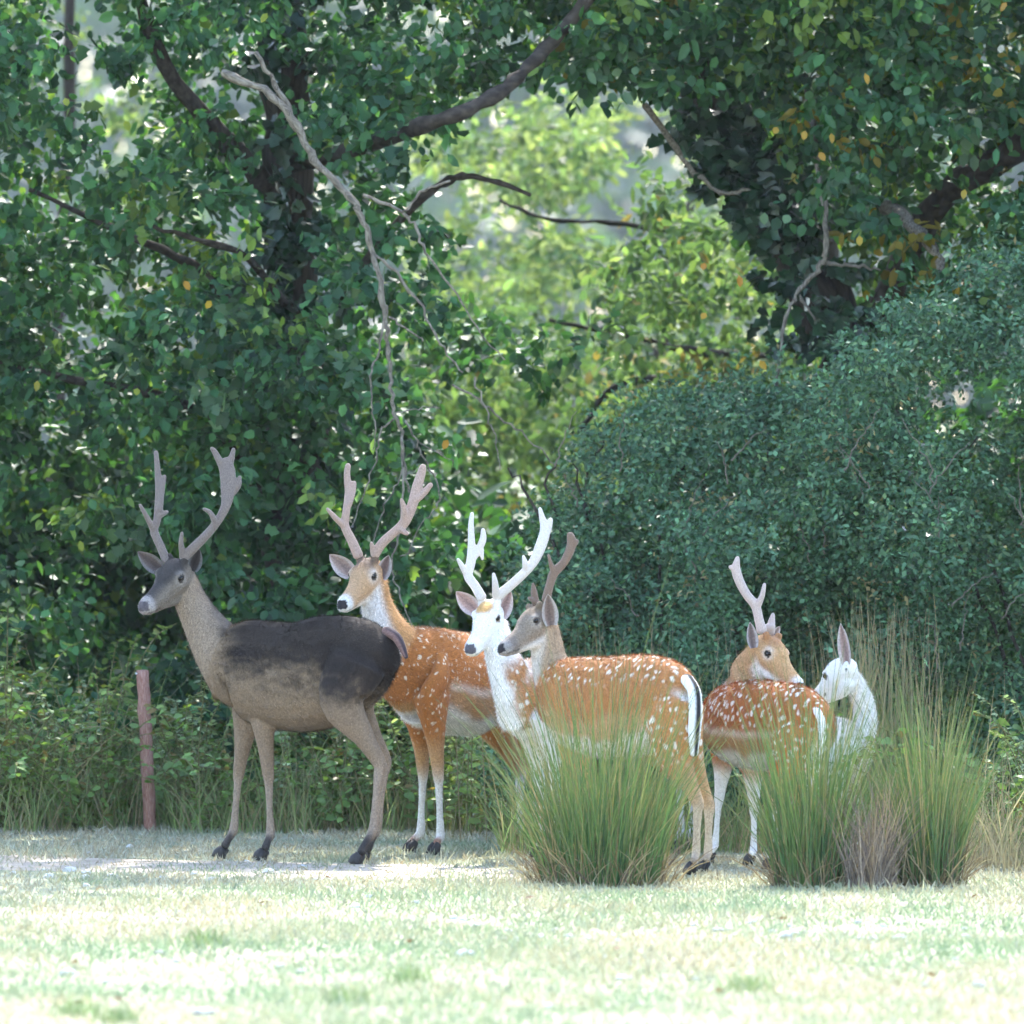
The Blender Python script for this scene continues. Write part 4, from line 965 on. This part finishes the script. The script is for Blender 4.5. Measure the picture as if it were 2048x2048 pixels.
# tall thin reeds behind the two right-hand deer
def reeds(label, px, Y, hw, n, h0, h1):
    t = empty('reed_stand', GX(px, Y)); tag(t, label, 'reeds'); cx = GX(px, Y)
    base = np.stack([cx.x + rng.normal(0, hw, n), Y + rng.normal(0, .15, n), np.zeros(n)], 1)
    V, F, S_, Cc = blades(base, rng.uniform(h0, h1, n), np.stack([rng.normal(0, .09, n), rng.normal(0, .08, n), np.ones(n)], 1), np.full(n, .0026), pal([(.12, .18, .07), (.22, .20, .10), (.30, .24, .14)], [.5, .3, .2], n), pal([(.34, .25, .15), (.22, .2, .09)], [.6, .4], n), 4, .4)
    tag(obj('stems', mesh_np('stems', V, F, S_, Cc), M_rush, t), kind='stuff')
reeds('tall thin reeds rising behind the white bending deer', 1750, 41.2, .13, 260, .55, 1.02)
reeds('sparse tall grass stems behind the striped-tail buck\'s back', 1230, 41.9, .32, 60, .7, .95)

# ------------------------------------------------------------------ undergrowth
def weed_mesh(kind, seed):
    r = np.random.default_rng(seed); h = {'nettle': .62, 'herb': .50, 'bramble': .42}[kind]
    sm_ = MB(); pos = []; ax = []; nr = []; ln = []; wd = []; cl = []
    ns = {'nettle': 4, 'herb': 6, 'bramble': 6}[kind]
    for s in range(ns):
        dx, dy = r.normal(0, .16, 2) if kind != 'bramble' else r.normal(0, .5, 2)
        hh = h * r.uniform(.6, 1.1); b0 = np.array([*r.normal(0, .035, 2), -.01])
        pts = [b0, b0 + np.array([dx * .25, dy * .25, hh * .5]), b0 + np.array([dx * .7, dy * .7, hh * .9]), b0 + np.array([dx, dy, hh * (1.0 if kind != 'bramble' else .75)])]
        branch_tube(sm_, np.array(pts), .0035, .0012, 5, 0, 4)
        rs = resample(np.array(pts), 8)
        k = {'nettle': 32, 'herb': 42, 'bramble': 28}[kind]
        for i in range(k):
            t = r.uniform(.12, 1); q = rs[int(t * (len(rs) - 1))]; a = r.uniform(0, 2 * np.pi)
            pos.append(q); ax.append([np.cos(a), np.sin(a), r.uniform(-.5, .5)]); nr.append([r.normal(0, .4), -.5 + r.normal(0, .4), .8])
            l = {'nettle': .046, 'herb': .032, 'bramble': .044}[kind] * r.uniform(.6, 1.25) * (1.1 - .5 * t); ln.append(l); wd.append(l * {'nettle': .5, 'herb': .45, 'bramble': .75}[kind])
            base = {'nettle': (.25, .34, .11), 'herb': (.36, .43, .26), 'bramble': (.19, .30, .10)}[kind]
            c = np.array(base) * np.exp(r.normal(0, .25)); 
            if r.random() < .08: c = np.array([.28, .20, .08])
            cl.append(c)
    return sm_.mesh('stem'), leaves_mesh('leaves', np.array(pos), np.array(ax), np.array(nr), np.array(ln), np.array(wd), np.array(cl), 'broad')
WL = {'nettle': 'upright green nettle-like weed in the undergrowth under the trees', 'herb': 'pale silvery-green herb in the undergrowth under the trees', 'bramble': 'low arching bramble in the undergrowth under the trees'}
protos = {}
for kind in WL:
    for s in range(3): protos[(kind, s)] = weed_mesh(kind, hash((kind == 'nettle', kind == 'herb', s)) % 1000)
wr = random.Random(5); kinds = list(WL)
spots = []
for i in range(110):
    px = -260 + i * 11.8 + wr.uniform(-14, 14); spots.append((px, wr.uniform(42.9, 44.3), wr.choice(['nettle', 'nettle', 'herb', 'bramble', 'bramble'])))
spots += [(355, 43.3, 'herb'), (375, 43.25, 'herb'), (330, 43.5, 'herb'), (900, 42.6, 'nettle'), (925, 42.4, 'nettle'), (60, 43.3, 'nettle'), (110, 43.2, 'herb')]
spots += [(1900 + i * 22 + wr.uniform(-10, 10), wr.uniform(39.8, 42), wr.choice(['herb', 'bramble', 'nettle', 'bramble'])) for i in range(22)]
spots = [(p_, (y_ + .6 if abs(p_ - 300) < 75 and y_ < 43.5 else y_), k_) for p_, y_, k_ in spots]
for px, Y, kind in spots:
    e = empty('undergrowth_weed', GX(px, Y)); e.rotation_euler = (0, 0, wr.uniform(0, 6.28)); s = wr.uniform(.75, 1.45); e.scale = (s, s, s)
    tag(e, WL[kind], 'weed', {'nettle': 'nettle-like weeds', 'herb': 'silvery herbs', 'bramble': 'brambles'}[kind])
    sm_, lm_ = protos[(kind, wr.randrange(3))]
    for nm, mm, mt in (('stem', sm_, M_stem), ('leaves', lm_, M_leaf)):
        if not mm.materials: mm.materials.append(mt)
        o = bpy.data.objects.new(nm, mm); link(o, e)
        if nm == 'leaves': o['kind'] = 'stuff'
# rough grass along the foot of the trees
n = 5600; px = rng.uniform(-500, 2600, n); edge = np.where(px < 1000, 42.7 + .3 * pnoise(px, 0 * px, 1 / 60.), np.where(px > 1880, 38.5, 40.2) + .7 * pnoise(px, 0 * px, 1 / 80.))
Y = edge + np.abs(rng.normal(0, .55, n)); Y = np.where((np.abs(px - 300) < 45) & (Y < 43.15), Y + .5, Y); base = PA(px, 0 * px, Y); base[:, 2] = 0
V, F, S_, Cc = blades(base, rng.uniform(.08, .42, n) * (.4 + .9 * pnoise(px, Y, 1 / 30.)) * np.where(rng.random(n) < .10, 1.9, 1), np.stack([rng.normal(0, .45, n), rng.normal(0, .3, n), np.ones(n)], 1), np.full(n, .0026),
    np.where((px > 1880)[:, None], pal([(.46, .37, .22), (.36, .28, .16)], [.6, .4], n), pal([(.24, .32, .11), (.30, .30, .13), (.40, .31, .17), (.16, .24, .08)], [.35, .25, .2, .2], n)), pal([(.38, .30, .17), (.2, .27, .10)], [.35, .65], n), 3, .5)
tag(obj('rough_grass', mesh_np('rough_grass', V, F, S_, Cc), M_grass), 'rough half-dry grass along the foot of the trees', 'grass', None, 'stuff')
# ------------------------------------------------------------------ lawn
n = 190000; Y = 23 + 21 * rng.random(n) ** .9; x = rng.uniform(-1, 1, n) * (1024 / FPX * Y + 1.9)
yc = 38.72 - .62 * x - .05 * x * x; onp = (np.abs(Y - yc) < .60 * (.6 + .8 * pnoise(x, Y, 4, 3))) & (x < .05) & (x > -3.2)
keep = ~onp | (rng.random(n) < .5); keep &= pnoise(x, Y, 1.3, 5) * .6 + pnoise(x, Y, 5, 6) * .4 > rng.random(n) * .55
x, Y = x[keep], Y[keep]; n = len(x); base = np.stack([x, Y, np.zeros(n)], 1)
dry = np.clip((pnoise(x, Y * .45, 1.1, 8) * .55 + pnoise(x, Y * .5, 3.7, 9) * .45 - .47) * 2.2 + .66 + rng.normal(0, .16, n), 0, 1)[:, None]
gc = pal([(.21, .29, .18), (.26, .33, .22), (.18, .26, .16)], [.4, .35, .25], n, .15) * (1 - dry) + pal([(.44, .39, .28), (.38, .31, .21), (.50, .47, .38)], [.4, .3, .3], n, .15) * dry
V, F, S_, Cc = blades(base, rng.uniform(.010, .034, n) * (.5 + 1.1 * pnoise(x, Y * .6, 2.2, 4)) * np.where(rng.random(n) < .02, 1.9, 1), np.stack([rng.normal(0, .6, n), rng.normal(0, .5, n), np.full(n, .8)], 1), rng.uniform(.0016, .0034, n), gc, None, 2, .4)
tag(obj('turf', mesh_np('turf', V, F, S_, Cc), M_grass), 'short pale sunlit turf in the foreground', 'grass', None, 'stuff')
# a few taller green tufts near the bottom
for px, Y in ((150, 29.2), (235, 28.8), (700, 29.8), (415, 33.3), (1500, 30.5), (820, 31.0)):
    m = 70; cx = GX(px, Y); base = np.stack([cx.x + rng.normal(0, .035, m), Y + rng.normal(0, .1, m), np.zeros(m)], 1)
    V, F, S_, Cc = blades(base, rng.uniform(.03, .07, m), np.stack([rng.normal(0, .5, m), rng.normal(0, .4, m), np.ones(m)], 1), np.full(m, .0025), pal([(.17, .25, .12), (.22, .28, .14)], [.5, .5], m), None, 3, .5)
    t = empty('grass_tuft', cx); tag(t, 'small fresh green grass tuft in the pale turf', 'grass tuft', 'fresh tufts in the turf')
    tag(obj('blades', mesh_np('blades', V, F, S_, Cc), M_grass, t), kind='stuff')

# ------------------------------------------------------------------ stones and fallen leaves
M_stone = plain_mat('chalk_stone', (.50, .48, .45), .85, .2, 40, .4)
def stone_mesh(s):
    r = np.random.default_rng(s); mb = MB(); mb.ellipsoid((0, 0, 0), (1, .9, .62), None, 9); v = np.vstack(mb.v)
    mb.v = [v * (1 + .45 * np.array([noise.noise(Vector(p * 1.6) + Vector((s * 3.1, 0, 0))) for p in v])[:, None])]
    me = mb.mesh('stone', False); me.materials.append(M_stone); return me
SM = [stone_mesh(i) for i in range(5)]
sr = random.Random(9)
st = [(980, 1845), (1020, 1850), (1170, 1848), (1110, 1862), (1310, 1850), (1350, 1855), (1505, 1848), (1460, 1862), (1590, 1870), (1690, 1868), (1745, 1880), (1840, 1900), (1910, 1920), (1930, 1875), (2000, 1880), (1660, 1895),
      (150, 1690), (180, 1708), (260, 1695), (710, 1815), (740, 1795), (320, 1907), (355, 1925), (480, 1918), (560, 1935), (600, 1945), (1390, 1962), (1640, 1975), (1680, 1980), (1780, 1978), (1850, 1972), (1960, 1975), (1340, 1955), (1240, 1960), (410, 2030), (1990, 1990)]
st += [(sr.uniform(900, 2060), sr.gauss(1868, 14)) for _ in range(45)] + [(sr.uniform(0, 1000), sr.gauss(1745, 10)) for _ in range(40)] + [(sr.uniform(0, 2048), sr.uniform(1790, 2040)) for _ in range(14)]
for px, py in st:
    Y = CAMZ * FPX / (py - HOR); s = sr.uniform(.006, .017) * (1.5 if sr.random() < .15 else 1)
    o = bpy.data.objects.new('pale_stone', SM[sr.randrange(5)]); o.location = GX(px, Y) + Vector((0, 0, s * .25)); o.scale = (s * sr.uniform(.8, 1.3), s * sr.uniform(1, 1.5), s * sr.uniform(.8, 1.2))
    o.rotation_euler = (0, 0, sr.uniform(0, 6.28)); link(o); tag(o, 'small pale stone lying in the turf', 'stone', 'pale stones scattered over the turf')
M_dl = leaf_mat('dead_leaf', .2, .7, (1, .9, .6), .2)
dm = leaves_mesh('dead_leaf', np.zeros((1, 3)), np.array([[1., 0, .25]]), np.array([[0, -.5, .8]]), [.034], [.02], np.array([[.20, .13, .075]]), 'lobed'); dm.materials.append(M_dl)
for i in range(14):
    px, py = sr.uniform(20, 2030), sr.uniform(1750, 2035); Y = CAMZ * FPX / (py - HOR)
    o = bpy.data.objects.new('fallen_leaf', dm); o.location = GX(px, Y) + Vector((0, 0, .016)); o.rotation_euler = (sr.uniform(-.4, .4), sr.uniform(-.3, .3), sr.uniform(0, 6.28))
    link(o); tag(o, 'curled brown fallen leaf on the turf', 'leaf', 'fallen leaves on the turf')
# single yellow leaves that stand out in the crowns
M_yel = leaf_mat('yellow_leaf', .4, .5, (1.1, .9, .4))
for par, lst in ((t1, [(368, 575, .45, .24, .03), (422, 615, .50, .34, .03), (896, 893, .50, .27, .03), (535, 40, .22, .28, .03), (275, 790, .26, .32, .03), (160, 1095, .24, .30, .03), (130, 210, .24, .30, .04), (250, 255, .2, .27, .03), (75, 775, .3, .28, .05)]),
                 (t2, [(1730, 160, .42, .26, .04), (1719, 485, .5, .36, .05), (1555, 268, .45, .3, .05), (1610, 275, .45, .3, .05), (1662, 280, .4, .26, .04), (1930, 392, .45, .33, .05), (1990, 535, .42, .24, .04), (1638, 318, .45, .26, .04), (2013, 18, .42, .25, .06), (1410, 540, .5, .24, .04), (1478, 565, .5, .24, .04), (1412, 640, .5, .3, .04), (1520, 735, .5, .32, .04)])):
    for px, py, r_, g_, b_ in lst:
        p = np.array([list(P(px, py - 14, 43.45))])
        obj('yellow_leaf', leaves_mesh('yellow_leaf', p, np.array([[sr.uniform(-.8, .8), -.1, -1]]), np.array([[sr.uniform(-.8, .8), -1, .3]]), [sr.uniform(.03, .055)], [.03], np.array([[r_, g_, b_]]), 'broad'), M_yel, par)

# ------------------------------------------------------------------ haze
def haze_box():
    mb = bpy.data.meshes.new('haze'); x, y0, y1, z0, z1 = GS + 5, -30, 710, -1.0, 60
    v = [(-x, y0, z0), (x, y0, z0), (x, y1, z0), (-x, y1, z0), (-x, y0, z1), (x, y0, z1), (x, y1, z1), (-x, y1, z1)]
    mb.from_pydata(v, [], [(3, 2, 1, 0), (4, 5, 6, 7), (0, 1, 5, 4), (1, 2, 6, 5), (2, 3, 7, 6), (3, 0, 4, 7)]); mb.update()
    m = bpy.data.materials.new('haze'); m.use_nodes = True; nt = m.node_tree; nt.nodes.remove(nt.nodes['Principled BSDF'])
    pv = nt.nodes.new('ShaderNodeVolumePrincipled'); pv.inputs['Color'].default_value = (.86, .93, 1, 1); pv.inputs['Density'].default_value = HAZE
    nt.links.new(pv.outputs[0], nt.nodes['Material Output'].inputs['Volume']); mb.materials.append(m)
    o = bpy.data.objects.new('haze', mb); link(o); tag(o, 'thin pale haze filling the air between the trees', 'haze', None, 'stuff')
HAZE = .00018
USE_HAZE = True
if USE_HAZE: haze_box()
